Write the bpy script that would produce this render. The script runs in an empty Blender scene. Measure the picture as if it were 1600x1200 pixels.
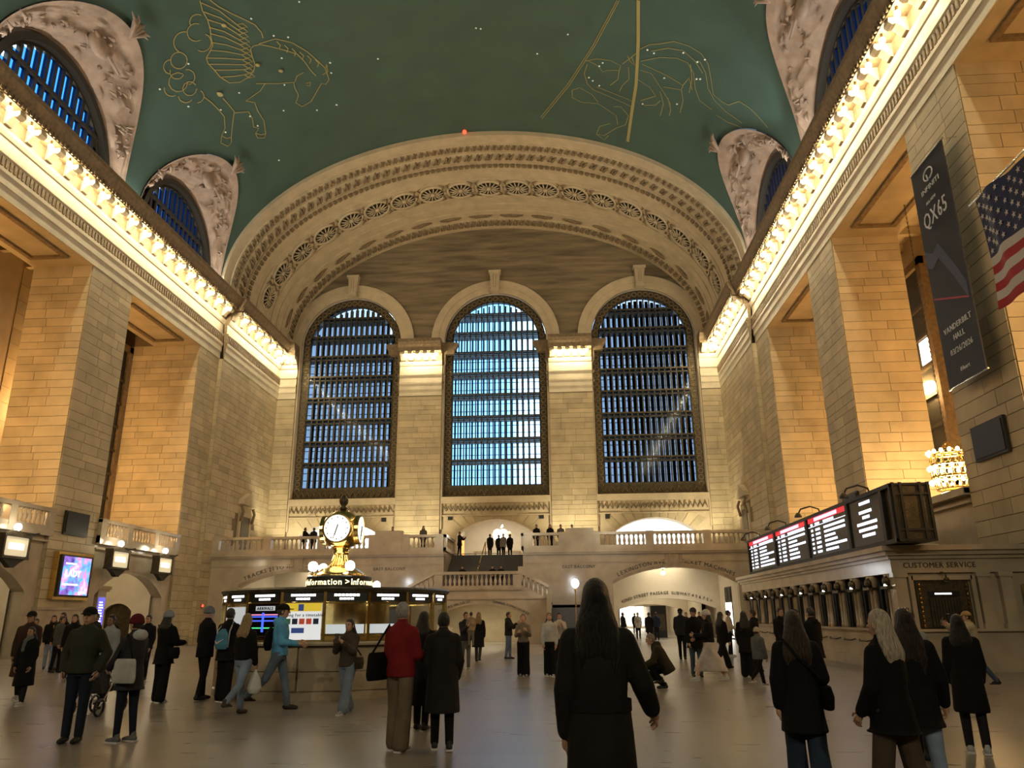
import bpy, bmesh, math, random
from mathutils import Vector, Matrix
random.seed(7)
S = bpy.context.scene
COL = S.collection
PI = math.pi
# ------------------------------------------------------------------ camera
cam_d = bpy.data.cameras.new('camera'); cam = bpy.data.objects.new('camera', cam_d); COL.objects.link(cam)
cam_d.sensor_width = 36.0; cam_d.lens = 1191.4 * 36 / 1600; cam_d.clip_start = 0.1; cam_d.clip_end = 600
_y, _t, _r = math.radians(3.567), math.radians(16.94), math.radians(-0.499)
_F = Vector((-math.sin(_y) * math.cos(_t), math.cos(_y) * math.cos(_t), math.sin(_t)))
_R0 = Vector((math.cos(_y), math.sin(_y), 0)); _U0 = _R0.cross(_F)
_R = math.cos(_r) * _R0 + math.sin(_r) * _U0; _U = -math.sin(_r) * _R0 + math.cos(_r) * _U0
_m = Matrix((( _R.x, _U.x, -_F.x, 5.047), (_R.y, _U.y, -_F.y, 0), (_R.z, _U.z, -_F.z, 1.549), (0, 0, 0, 1)))
cam.matrix_world = _m
S.camera = cam
# ------------------------------------------------------------------ world, exposure
w = bpy.data.worlds.new('dusk_sky'); S.world = w; w.use_nodes = True
bg = w.node_tree.nodes['Background']; bg.inputs[0].default_value = (0.62, 0.80, 1.0, 1); bg.inputs[1].default_value = 4.0
S.view_settings.view_transform = 'Standard'; S.view_settings.look = 'None'
S.view_settings.exposure = 0.35; S.view_settings.gamma = 1.0; S.view_settings.use_curve_mapping = False
S.cycles.use_denoising = True
S.cycles.max_bounces = 5; S.cycles.diffuse_bounces = 3; S.cycles.glossy_bounces = 2; S.cycles.transparent_max_bounces = 8
S.cycles.sample_clamp_indirect = 4.0; S.cycles.caustics_reflective = False; S.cycles.caustics_refractive = False
BULB_E = 150.0       # emission of the bare cornice bulbs
def light(name, kind, loc, power, color, size=None, rot=None, size_y=None, spot=None, radius=None, parent=None):
    d = bpy.data.lights.new(name, kind); d.energy = power; d.color = color
    if kind == 'AREA':
        d.size = size
        if size_y: d.shape = 'RECTANGLE'; d.size_y = size_y
    elif radius: d.shadow_soft_size = radius
    if spot: d.spot_size = math.radians(spot); d.spot_blend = 0.6
    o = bpy.data.objects.new(name, d); COL.objects.link(o); o.location = loc
    if rot: o.rotation_euler = [math.radians(a) for a in rot]
    if parent: o.parent = parent
    return o
WARM = (1.0, 0.60, 0.24); CREAM = (1.0, 0.87, 0.58); WHITE = (1.0, 0.95, 0.86)
# cove floodlights that stand on both cornices and wash the vault
for s in (-1, 1):
    light('cove_flood', 'AREA', (s * 17.75, 14, 23.5), 1500, (1, .93, .8), 0.35, (0, 180 - s * 40, 0), 66)
for s, yy, e in ((1, 35.6, 420), (1, 23.6, 300), (-1, 35.6, 120), (1, 45.8, 120)):
    light('cornice_spot', 'SPOT', (s * 16.9, yy, 23.45), e, (.86, 1, .95), spot=60, radius=.12, rot=(0, s * 160, 0))
# floods on the west balcony that wash the east end
for x in (-12, 0, 12):
    light('west_flood', 'SPOT', (x, -17, 14), 3000, CREAM, spot=70, radius=.4, rot=(83, 0, 0))

# uplights standing on the east balcony, and added fill lights without fixtures, hidden behind the aisle piers
for x in (-15.5, -6.1, 6.1, 15.5):
    light('balcony_uplight', 'SPOT', (x, 55.6, 6.2), 900, CREAM, spot=110, radius=.2, rot=(150, 0, 0))
for s in (-1, 1):
    for yy, e in ((38.6, 850), (26.8, 850), (14.5, 750)):
        light('aisle_fill', 'POINT', (s * 22.6, yy, 12.5), e, (1, .54, .18), radius=.4)
# ------------------------------------------------------------------ materials
M = {}
def mat(name, col, rough=0.6, metal=0.0, emit=0.0, ecol=None, var=0.0, vscale=1.5, bump=0.0, bscale=12.0, stretch=None, spec=0.5, rnd=0.0):
    m = bpy.data.materials.new(name); m.use_nodes = True; nt = m.node_tree; b = nt.nodes['Principled BSDF']
    b.inputs['Base Color'].default_value = (*col, 1); b.inputs['Roughness'].default_value = rough
    b.inputs['Metallic'].default_value = metal; b.inputs['Specular IOR Level'].default_value = spec
    if emit:
        b.inputs['Emission Color'].default_value = (*(ecol or col), 1); b.inputs['Emission Strength'].default_value = emit
    geo = None
    if var or bump:
        geo = nt.nodes.new('ShaderNodeNewGeometry'); mp = nt.nodes.new('ShaderNodeMapping')
        nt.links.new(geo.outputs['Position'], mp.inputs['Vector'])
        if stretch: mp.inputs['Scale'].default_value = stretch
    if var or rnd:
        h = nt.nodes.new('ShaderNodeHueSaturation'); h.inputs['Color'].default_value = (*col, 1)
        val = None
        if var:
            n = nt.nodes.new('ShaderNodeTexNoise'); n.inputs['Scale'].default_value = vscale; n.inputs['Detail'].default_value = 5
            nt.links.new(mp.outputs[0], n.inputs['Vector'])
            mr = nt.nodes.new('ShaderNodeMapRange'); mr.inputs[1].default_value = .3; mr.inputs[2].default_value = .7
            mr.inputs[3].default_value = 1 - var; mr.inputs[4].default_value = 1 + var
            nt.links.new(n.outputs['Fac'], mr.inputs[0]); val = mr.outputs[0]
        if rnd:
            oi = nt.nodes.new('ShaderNodeObjectInfo'); m2 = nt.nodes.new('ShaderNodeMapRange')
            m2.inputs[3].default_value = 1 - rnd; m2.inputs[4].default_value = 1 + rnd
            nt.links.new(oi.outputs['Random'], m2.inputs[0])
            if val:
                mu = nt.nodes.new('ShaderNodeMath'); mu.operation = 'MULTIPLY'
                nt.links.new(val, mu.inputs[0]); nt.links.new(m2.outputs[0], mu.inputs[1]); val = mu.outputs[0]
            else: val = m2.outputs[0]
        nt.links.new(val, h.inputs['Value']); nt.links.new(h.outputs[0], b.inputs['Base Color'])
    if bump:
        n2 = nt.nodes.new('ShaderNodeTexNoise'); n2.inputs['Scale'].default_value = bscale; n2.inputs['Detail'].default_value = 6
        nt.links.new(mp.outputs[0], n2.inputs['Vector'])
        bp = nt.nodes.new('ShaderNodeBump'); bp.inputs['Strength'].default_value = bump; bp.inputs['Distance'].default_value = .05
        nt.links.new(n2.outputs['Fac'], bp.inputs['Height']); nt.links.new(bp.outputs[0], b.inputs['Normal'])
    M[name] = m
    return m
mat('stone', (.50, .412, .262), .62, var=.16, vscale=.9, bump=.12, bscale=9, rnd=.13)
mat('stone_back', (.20, .15, .09), .8, var=.1)
mat('stone_trim', (.52, .43, .29), .55, var=.12, vscale=1.3, bump=.1, bscale=14)
mat('stone_bulb_lit', (.66, .58, .43), .55, var=.10, vscale=1.3, bump=.08, bscale=14)  # paler copy of the trim stone, bulb light put into its colour
mat('stone_pink', (.37, .275, .21), .75, var=.2, vscale=1.6, bump=.6, bscale=6)
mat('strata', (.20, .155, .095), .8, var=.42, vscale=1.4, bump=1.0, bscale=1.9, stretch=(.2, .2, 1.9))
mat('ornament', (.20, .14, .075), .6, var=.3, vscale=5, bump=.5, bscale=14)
mat('marble', (.45, .38, .29), .16, var=.14, vscale=1.2, spec=.5, rnd=.04)
mat('marble_dark', (.36, .29, .21), .2, var=.2, vscale=2.0)
mat('bronze', (.085, .068, .04), .42, .7, var=.3, vscale=6, bump=.3, bscale=20)
mat('bronze_dark', (.03, .026, .02), .5, .3)
mat('brass', (.78, .55, .2), .2, 1.0, var=.1, vscale=8)
mat('gold_paint', (.36, .31, .12), .6)
mat('star_white', (.75, .78, .7), .5, emit=.12)
mat('black', (.008, .008, .009), .45)
mat('dark_step', (.085, .075, .07), .5)
mat('steel', (.6, .6, .6), .25, 1)
mat('bulb', (1, .9, .7), .4, emit=BULB_E, ecol=(1, .84, .53))
mat('globe', (1, 1, .95), .4, emit=9, ecol=(1, .93, .76))
mat('globe_cool', (1, 1, 1), .4, emit=16, ecol=(.86, .95, 1))
mat('lit_white', (1, 1, 1), .5, emit=2.2, ecol=(1, .96, .88))
mat('lit_text', (1, 1, 1), .5, emit=2.6, ecol=(1, .97, .92))
mat('lit_gold_text', (1, .9, .5), .5, emit=3.0, ecol=(1, .84, .42))
mat('red_dot', (.8, .06, .03), .5, emit=1.2, ecol=(1, .12, .05))
mat('plaster', (.70, .62, .48), .7, var=.05)
mat('plaster_white', (.8, .78, .74), .7)
mat('letter', (.05, .04, .03), .7)
def ceiling_mat():
    m = mat('vault_paint', (.050, .100, .083), .7, var=.12, vscale=.5, bump=.04, bscale=3)
ceiling_mat()
def floor_mat():
    m = bpy.data.materials.new('floor_marble'); m.use_nodes = True; nt = m.node_tree; b = nt.nodes['Principled BSDF']
    geo = nt.nodes.new('ShaderNodeNewGeometry'); br = nt.nodes.new('ShaderNodeTexBrick'); n = nt.nodes.new('ShaderNodeTexNoise')
    br.inputs['Scale'].default_value = 1.0; br.inputs['Brick Width'].default_value = 1.5; br.inputs['Row Height'].default_value = .75
    br.inputs['Mortar Size'].default_value = .010; br.offset = .5
    br.inputs['Color1'].default_value = (.255, .222, .190, 1); br.inputs['Color2'].default_value = (.295, .258, .222, 1); br.inputs['Mortar'].default_value = (.215, .187, .16, 1)
    n.inputs['Scale'].default_value = 1.7; n.inputs['Detail'].default_value = 8
    mp = nt.nodes.new('ShaderNodeMapping'); mp.inputs['Scale'].default_value = (.5, 2.2, 1)
    nt.links.new(geo.outputs['Position'], br.inputs['Vector']); nt.links.new(geo.outputs['Position'], mp.inputs[0]); nt.links.new(mp.outputs[0], n.inputs['Vector'])
    mx = nt.nodes.new('ShaderNodeMix'); mx.data_type = 'RGBA'; mx.blend_type = 'MULTIPLY'; mx.inputs[0].default_value = .5
    cr = nt.nodes.new('ShaderNodeValToRGB'); cr.color_ramp.elements[0].position = .3; cr.color_ramp.elements[0].color = (.6, .58, .55, 1); cr.color_ramp.elements[1].position = .7
    nt.links.new(n.outputs['Fac'], cr.inputs[0]); nt.links.new(br.outputs['Color'], mx.inputs[6]); nt.links.new(cr.outputs[0], mx.inputs[7])
    nt.links.new(mx.outputs[2], b.inputs['Base Color'])
    mr = nt.nodes.new('ShaderNodeMapRange'); mr.inputs[3].default_value = .24; mr.inputs[4].default_value = .34
    nt.links.new(n.outputs['Fac'], mr.inputs[0]); nt.links.new(mr.outputs[0], b.inputs['Roughness'])
    b.inputs['Specular IOR Level'].default_value = .85
    M['floor_marble'] = m
floor_mat()
def glass_mat(name, tint, refl=.08):
    m = bpy.data.materials.new(name); m.use_nodes = True; nt = m.node_tree
    for nd in list(nt.nodes):
        if nd.type == 'BSDF_PRINCIPLED': nt.nodes.remove(nd)
    out = [x for x in nt.nodes if x.type == 'OUTPUT_MATERIAL'][0]
    t = nt.nodes.new('ShaderNodeBsdfTransparent'); t.inputs[0].default_value = (*tint, 1)
    g = nt.nodes.new('ShaderNodeBsdfGlossy'); g.inputs['Roughness'].default_value = .08; mx = nt.nodes.new('ShaderNodeMixShader'); mx.inputs[0].default_value = refl
    nt.links.new(t.outputs[0], mx.inputs[1]); nt.links.new(g.outputs[0], mx.inputs[2]); nt.links.new(mx.outputs[0], out.inputs[0])
    M[name] = m
glass_mat('glass', (.17, .40, .74), .035); glass_mat('glass_side', (.47, .49, .50), .008); glass_mat('glass_mid', (.78, .92, 1.0), .008); glass_mat('glass_clear', (.95, .97, .97), .06)  # clerestory and east pane tints stand in for daylight's colour and brightness

TMP = bpy.data.scenes.new('modelling_bench')     # modifiers are applied here, away from the hall, then it is removed
def evaluated(o):
    TMP.collection.objects.link(o); vl = TMP.view_layers[0]; vl.update(); dg = vl.depsgraph; dg.update(); return o.evaluated_get(dg)
# ------------------------------------------------------------------ mesh helpers
class MB:
    def __init__(s): s.v = []; s.f = []; s.mi = []
    def add(s, vs, fs, mi=0):
        o = len(s.v); s.v += [tuple(p) for p in vs]; s.f += [tuple(i + o for i in f) for f in fs]; s.mi += [mi] * len(fs); return s
    def box(s, x0, x1, y0, y1, z0, z1, mi=0):
        return s.add([(x0,y0,z0),(x1,y0,z0),(x1,y1,z0),(x0,y1,z0),(x0,y0,z1),(x1,y0,z1),(x1,y1,z1),(x0,y1,z1)],
                     [(0,3,2,1),(4,5,6,7),(0,1,5,4),(1,2,6,5),(2,3,7,6),(3,0,4,7)], mi)
    def grid(s, rows, mi=0, closed=False):
        n = len(rows[0]); vs = [p for r in rows for p in r]; fs = []
        for i in range(len(rows) - 1):
            for j in range(n if closed else n - 1):
                k = (j + 1) % n; fs.append((i*n+j, i*n+k, (i+1)*n+k, (i+1)*n+j))
        return s.add(vs, fs, mi)
    def lathe(s, prof, c=(0,0,0), n=20, mi=0, cap=True):
        rows = [[(c[0]+r*math.cos(2*PI*k/n), c[1]+r*math.sin(2*PI*k/n), c[2]+z) for k in range(n)] for r, z in prof]
        s.grid(rows, mi, True)
        if cap:
            o = len(s.v) - n*len(prof)
            s.f.append(tuple(o + k for k in range(n-1, -1, -1))); s.mi.append(mi)
            s.f.append(tuple(o + n*(len(prof)-1) + k for k in range(n))); s.mi.append(mi)
        return s
    def tube(s, pts, r, n=8, mi=0, taper=None):
        pts = [Vector(p) for p in pts]; rows = []
        for i, p in enumerate(pts):
            d = (pts[min(i+1, len(pts)-1)] - pts[max(i-1, 0)]).normalized()
            a = Vector((0,0,1)) if abs(d.z) < .9 else Vector((1,0,0))
            u = d.cross(a).normalized(); v = d.cross(u)
            rr = r if taper is None else r * taper[i]
            rows.append([tuple(p + rr*(math.cos(2*PI*k/n)*u + math.sin(2*PI*k/n)*v)) for k in range(n)])
        s.grid(rows, mi, True); o = len(s.v) - n*len(pts)
        s.f.append(tuple(o+k for k in range(n))); s.mi.append(mi)
        s.f.append(tuple(o+n*(len(pts)-1)+k for k in range(n-1,-1,-1))); s.mi.append(mi)
        return s
    def ell(s, c, r, n=12, m=8, mi=0):
        rows = []
        for i in range(m+1):
            t = PI*i/m
            rows.append([(c[0]+r[0]*math.sin(t)*math.cos(2*PI*k/n), c[1]+r[1]*math.sin(t)*math.sin(2*PI*k/n), c[2]+r[2]*math.cos(t)) for k in range(n)])
        return s.grid(rows, mi, True)
    def prism(s, poly, axis, a, b, mi=0):
        # poly of 2D points extruded along axis between a and b
        def P(u, v, t): return {'x': (t,u,v), 'y': (u,t,v), 'z': (u,v,t)}[axis]
        n = len(poly); vs = [P(u,v,a) for u,v in poly] + [P(u,v,b) for u,v in poly]
        fs = [tuple(range(n)), tuple(range(2*n-1, n-1, -1))] + [(i, i+n, (i+1)%n+n, (i+1)%n) for i in range(n)]
        return s.add(vs, fs, mi)
    def build(s, name, mats, parent=None, smooth=False, fix=True):
        me = bpy.data.meshes.new(name); me.from_pydata(s.v, [], s.f)
        for m in (mats if isinstance(mats, (list, tuple)) else [mats]): me.materials.append(M[m])
        if any(s.mi): me.polygons.foreach_set('material_index', s.mi)
        if fix:
            b = bmesh.new(); b.from_mesh(me); bmesh.ops.remove_doubles(b, verts=b.verts, dist=1e-5); bmesh.ops.recalc_face_normals(b, faces=b.faces); b.to_mesh(me); b.free()
        if smooth: me.polygons.foreach_set('use_smooth', [True]*len(me.polygons))
        me.update()
        return link(me, name, parent)
def link(me, name, parent=None, mw=None):
    o = bpy.data.objects.new(name, me); COL.objects.link(o)
    if parent: o.parent = parent
    if mw is not None: o.matrix_local = mw
    return o
def empty(name, loc=(0,0,0), rz=0):
    o = bpy.data.objects.new(name, None); COL.objects.link(o); o.location = loc; o.rotation_euler = (0,0,rz); o.empty_display_size = .1
    return o
def tag(o, label=None, cat=None, group=None, kind=None):
    if label: o['label'] = label
    if cat: o['category'] = cat
    if group: o['group'] = group
    if kind: o['kind'] = kind
    return o
def copy_tree(o, parent=None):
    c = o.copy(); COL.objects.link(c)
    if parent: c.parent = parent
    for ch in list(o.children): copy_tree(ch, c)
    return c
_glyph = {}; _words = []
def text(s, size, m, parent, origin, u=(1,0,0), v=(0,0,1), name='lettering', arc=None, depth=.01, align='CENTER', xs=1.0):
    """flat raised lettering; u = reading direction, v = up; arc(d) -> (along, up, slope) bends the line"""
    u = Vector(u).normalized(); v = Vector(v).normalized(); n = u.cross(v); og = Vector(origin); mb = MB(); _words.clear(); x = 0; items = []
    for ch in s:
        if ch not in _glyph:
            c = bpy.data.curves.new('g', 'FONT'); c.body = ch; c.extrude = .02; c.resolution_u = 2
            o = bpy.data.objects.new('g', c); oe = evaluated(o)
            me = oe.to_mesh(); vs = [tuple(q.co) for q in me.vertices]; fs = [tuple(p.vertices) for p in me.polygons]
            oe.to_mesh_clear(); bpy.data.objects.remove(o); bpy.data.curves.remove(c)
            adv = (max(q[0] for q in vs) + .09) if vs else .3
            _glyph[ch] = (vs, fs, adv)
        items.append((ch, x)); x += _glyph[ch][2] * size * xs
    off = {'CENTER': -x/2, 'LEFT': 0, 'RIGHT': -x}[align]
    res = None
    for ch, x0 in items + [(' ', 0)]:
        vs, fs, adv = _glyph.get(ch, ((), (), 0))
        if not vs:
            if mb.v: res = mb.build(name, m, parent, fix=False); _words.append(res); mb = MB()
            continue
        cx = adv*size*xs/2; a, up, sl = (arc(x0+off+cx) if arc else (x0+off+cx, 0, 0))
        ca, sa = math.cos(sl), math.sin(sl); out = []
        for p in vs:
            du, dv = p[0]*size*xs-cx, p[1]*size
            out.append(og + u*(a+du*ca-dv*sa) + v*(up+du*sa+dv*ca) + n*(p[2]/.02*depth))
        mb.add(out, fs)
    return res
# one shared block, 1 x 1 x 1, front at +z; stone blocks are scaled copies of it
_ub = MB().box(0,1,0,1,0,1); _ubo = _ub.build('stone_block', 'stone'); UNIT = _ubo.data; bpy.data.objects.remove(_ubo)
def slab_obj(me, name, parent, o, u, v, n, w, h, d):
    u, v, n = Vector(u), Vector(v), Vector(n); o = Vector(o)
    mw = Matrix(((u.x*w, v.x*h, n.x*d, o.x), (u.y*w, v.y*h, n.y*d, o.y), (u.z*w, v.z*h, n.z*d, o.z), (0,0,0,1)))
    return link(me, name, parent, mw)
def ashlar(parent, o, u, v, n, W, H, seed=0, hmin=.34, hmax=.56, lmin=.8, lmax=2.1, gap=.022, depth=.03, skip=None):
    rg = random.Random(seed); o = Vector(o); u = Vector(u); v = Vector(v); z = 0
    while z < H - .05:
        h = min(rg.uniform(hmin, hmax), H - z)
        if H - z - h < .3: h = H - z
        x = 0
        while x < W - .02:
            l = rg.uniform(lmin, lmax)
            if W - x - l < .5: l = W - x
            if not (skip and skip(x + l/2, z + h/2)):
                slab_obj(UNIT, 'stone_block', parent, o + u*(x+gap/2) + v*(z+gap/2), u, v, n, l-gap, h-gap, depth)
            x += l
        z += h
def arch_pts(xc, hw, zs, h, n=24):
    return [(xc - hw*math.cos(PI*i/n), zs + h*math.sin(PI*i/n)) for i in range(n+1)]
# ------------------------------------------------------------------ floor and shell
W2, DE = 18.3, 59.3
fl = MB().add([(-40,-24,0),(40,-24,0),(40,110,0),(-40,110,0)], [(0,1,2,3)]).build('floor', 'floor_marble'); tag(fl, kind='structure')
ww = MB().box(-24,24,-24.5,-24,0,36).build('wall_west', 'stone_trim'); tag(ww, kind='structure')
PIERS = [(33.82, 37.46), (21.78, 25.54), (9.75, 13.5), (-2.3, 1.45), (-14.3, -10.5), (-24, -22.5)]
HE = 18.76
PROF = [(0,HE),(.06,HE),(.06,19.25),(.12,19.27),(.12,19.7),(.18,19.76),(.18,19.92),(.10,19.96),(.10,20.42),(.2,20.5),(.2,20.58),(.06,20.62),(.06,21.28),(.12,21.32),(.2,21.5),(.24,21.62),(.24,22.28),(.95,22.32),(.98,22.62),(1.12,22.8),(1.24,23.05),(1.24,23.3),(-.3,23.3)]
modm = MB().prism([(0,22.28),(.66,22.28),(.68,22.1),(.56,21.98),(.4,22.02),(.22,21.86),(.1,21.7),(0,21.68)], 'x', -.2, .2); _o = modm.build('modillion', 'stone_trim'); MODM = _o.data; bpy.data.objects.remove(_o)
_b = MB().ell((0,0,0), (.115,.115,.14), 10, 6); _b.tube([(0,0,.1),(0,0,.3)], .05, 6); _b.mi = [0]*60 + [1]*(len(_b.f)-60); _o = _b.build('light_bulb', ['bulb','brass'], smooth=True); BULB = _o.data; bpy.data.objects.remove(_o)
def frame_mw(o, u, n):       # local x = along the wall, y = outwards, z = up
    u, n = Vector(u), Vector(n); return Matrix(((u.x, n.x, 0, o[0]), (u.y, n.y, 0, o[1]), (u.z, n.z, 1, o[2]), (0,0,0,1)))
def cornice_run(parent, p0, p1, n, off=0.0, start=.3, pitch=1.35, name='entablature', ends=True, dent=True):
    """entablature along p0->p1 (floor points on the wall plane) facing n, with modillions and bare bulbs"""
    p0, p1, n = Vector((*p0,0)), Vector((*p1,0)), Vector((n[0],n[1],0)); L = (p1-p0).length; u = (p1-p0)/L
    def P(t, o, z): q = p0 + u*t + n*(o+off); return (q.x, q.y, z)
    mb = MB(); mb.grid([[P(t, o, z) for o, z in PROF] for t in (0, L)])
    for t in (0, L): mb.add([P(t,o,z) for o, z in PROF], [tuple(range(len(PROF)))])
    mb.mi = [1 if i >= len(PROF)-1 or PROF[i][1] > 21.55 else 0 for i in range(len(mb.f))]; e = mb.build(name, ['stone_bulb_lit','ornament'], parent)  # shade painted in: bulb recess, crown and end caps take the darker colour
    if dent:
        d = MB(); t = .1
        while t < L-.1:
            a, b2 = P(t,.09,20.0), P(t+.13,.17,20.4)
            d.box(min(a[0],b2[0]),max(a[0],b2[0]),min(a[1],b2[1]),max(a[1],b2[1]),20.0,20.4)
            a, b2 = P(t,.9,22.4), P(t+.1,1.03,22.6); d.box(min(a[0],b2[0]),max(a[0],b2[0]),min(a[1],b2[1]),max(a[1],b2[1]),22.36,22.6)
            t += .26
        tag(d.build('egg_and_dart', 'ornament', e), kind='stuff')
    t = start
    while t < L - .1:
        link(MODM, 'modillion', e, frame_mw(P(t, .24, 0), u, n))
        if t + pitch/2 < L: link(BULB, 'light_bulb', e, Matrix.Translation(P(t + pitch/2, .80, 22.0)))
        t += pitch
    return e
for s, side in ((-1,'left'), (1,'right')):
    X0, X1 = s*W2, s*21.4
    wall = MB()
    lo, hi = sorted((X0, X1))
    wall.box(lo, hi, -24, 48.7, HE, 23.3)                       # lintel zone behind the entablature
    lo2, hi2 = sorted((X0 + s*.0, s*24)); 
    wall.box(min(s*24,s*23.6), max(s*24,s*23.6), -24, 46, 0, 23.3)   # outer wall of the aisle
    wall.box(min(s*24,X0), max(s*24,X0), -24, 47, 23.0, 23.3)
    root = wall.build('wall_' + side, 'stone_trim'); tag(root, kind='structure')
    un = (0, 1, 0); nrm = (-s, 0, 0)
    for k, (ya, yb) in enumerate(PIERS):
        p = MB().box(lo, hi, ya, yb, 0, HE).build('pier', 'stone_back', root)
        if k < 2:
            ashlar(p, (X0, ya, 2.1), un, (0,0,1), nrm, yb-ya, HE-2.1, seed=10*k+s)
            ashlar(p, (X0 if s > 0 else X1, ya, 2.1), (1,0,0), (0,0,1), (0,-1,0), 3.1, HE-2.1, seed=40+10*k+s)
            b = MB().box(lo-.12, hi+.12, ya-.12, yb+.12, 0, 1.05); b.box(lo-.18, hi+.18, ya-.18, yb+.18, 1.05, 1.15); b.box(lo-.07, hi+.07, ya-.07, yb+.07, 1.15, 2.0); b.box(lo-.14, hi+.14, ya-.14, yb+.14, 2.0, 2.12)
            b.build('pier_base', 'marble', p)
    # end bay: solid, stepping forward beyond the break
    eb = MB().box(min(X0,s*24), max(X0,s*24), 45.7, 60.2, 0, 23.3); eb.box(min(X0,X0-s*.3), max(X0,X0-s*.3), 48.6, 59.3, 0, 18.76)
    p = eb.build('end_bay', 'stone_back', root)
    ashlar(p, (X0, 45.7, 0), un, (0,0,1), nrm, 2.9, HE, seed=71+s)
    ashlar(p, (X0-s*.3, 48.6, 5.6), un, (0,0,1), nrm, 10.7, HE-5.6, seed=73+s, skip=lambda x, z: 4.5 < x < 6.9 and z < 3.3)
    ashlar(p, (X0-s*.3, 48.6, 0), un, (0,0,1), nrm, 1.4, 5.6, seed=74+s)
    ashlar(p, (min(X0, X0-s*.3), 48.6, 0), (1,0,0), (0,0,1), (0,-1,0), .3, HE, seed=76+s, lmin=.3, lmax=.31)
    ashlar(p, (X0 if s > 0 else s*23.6, 45.7, 0), (1,0,0), (0,0,1), (0,-1,0), 5.3, HE, seed=75+s)
    cornice_run(root, (X0, 6.0), (X0, 48.6), nrm, start=.15)
    cornice_run(root, (X0, 48.6), (X0, 59.2), nrm, off=.3, start=.4)
    MB().box(min(X0,X0-s*.34), max(X0,X0-s*.34), -24, 6, HE, 23.3).build('entablature', 'stone_trim', root)
    # soffits over the openings, each with a sunk panel and a moulded border
    for (ya, yb) in ((37.46, 45.7), (25.54, 33.82), (13.5, 21.78)):
        so = MB().box(lo, hi, ya, yb, HE-.02, HE+.1).build('soffit', 'stone', root)
        fr = MB(); a0, a1, b0, b1 = lo+.55, hi-.55, ya+1.1, yb-1.1
        for q in ((a0,a1,b0,b0+.22),(a0,a1,b1-.22,b1),(a0,a0+.22,b0+.22,b1-.22),(a1-.22,a1,b0+.22,b1-.22)): fr.box(*q, HE-.14, HE-.02)
        fr.build('moulded_border', 'ornament', so)
        # aisle beyond: ceiling and back wall with a tall bronze-framed window
        ac = MB().box(min(X1,s*23.6), max(X1,s*23.6), ya-4, yb+.2, 20.3, 20.5); 
        for q in range(6): ac.box(min(X1,s*23.6), max(X1,s*23.6), ya-3.5+q*2, ya-3.2+q*2, 19.9, 20.3)
        ac.build('aisle_ceiling', 'stone', root)
        ashlar(root, (s*23.6, ya-1.6, 0), un, (0,0,1), nrm, yb-ya+1.6, HE+1, seed=int(ya)+s, lmin=1.5, lmax=2.8, hmin=.7, hmax=1.0) if ya > 30 and s < 0 else None
# ------------------------------------------------------------------ vault with lunettes
VA, VZ, VB = 18.0, 23.6, 11.3
LUN = [41.5, 29.5]; LHW, LH = 5.2, 5.75
ys = set([-24, -10, 0, 8, 16, 22, 47.0])
for c in LUN:
    for i in range(33): ys.add(round(c - LHW*math.cos(PI*i/32), 4))
ys = sorted(ys)
def lun_z(y):
    for c in LUN:
        if abs(y-c) < LHW: return VZ + LH*math.sqrt(max(0, 1-((y-c)/LHW)**2))
    return VZ
rows = []
for y in ys:
    t0 = math.asin(min(1, (lun_z(y)-VZ)/VB)); NA = 64
    rows.append([(VA*math.cos(t0+(PI-2*t0)*k/NA), y, VZ+VB*math.sin(t0+(PI-2*t0)*k/NA)) for k in range(NA+1)])
ceil = MB().grid(rows).build('ceiling', 'vault_paint', smooth=True); tag(ceil, kind='structure')
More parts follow.
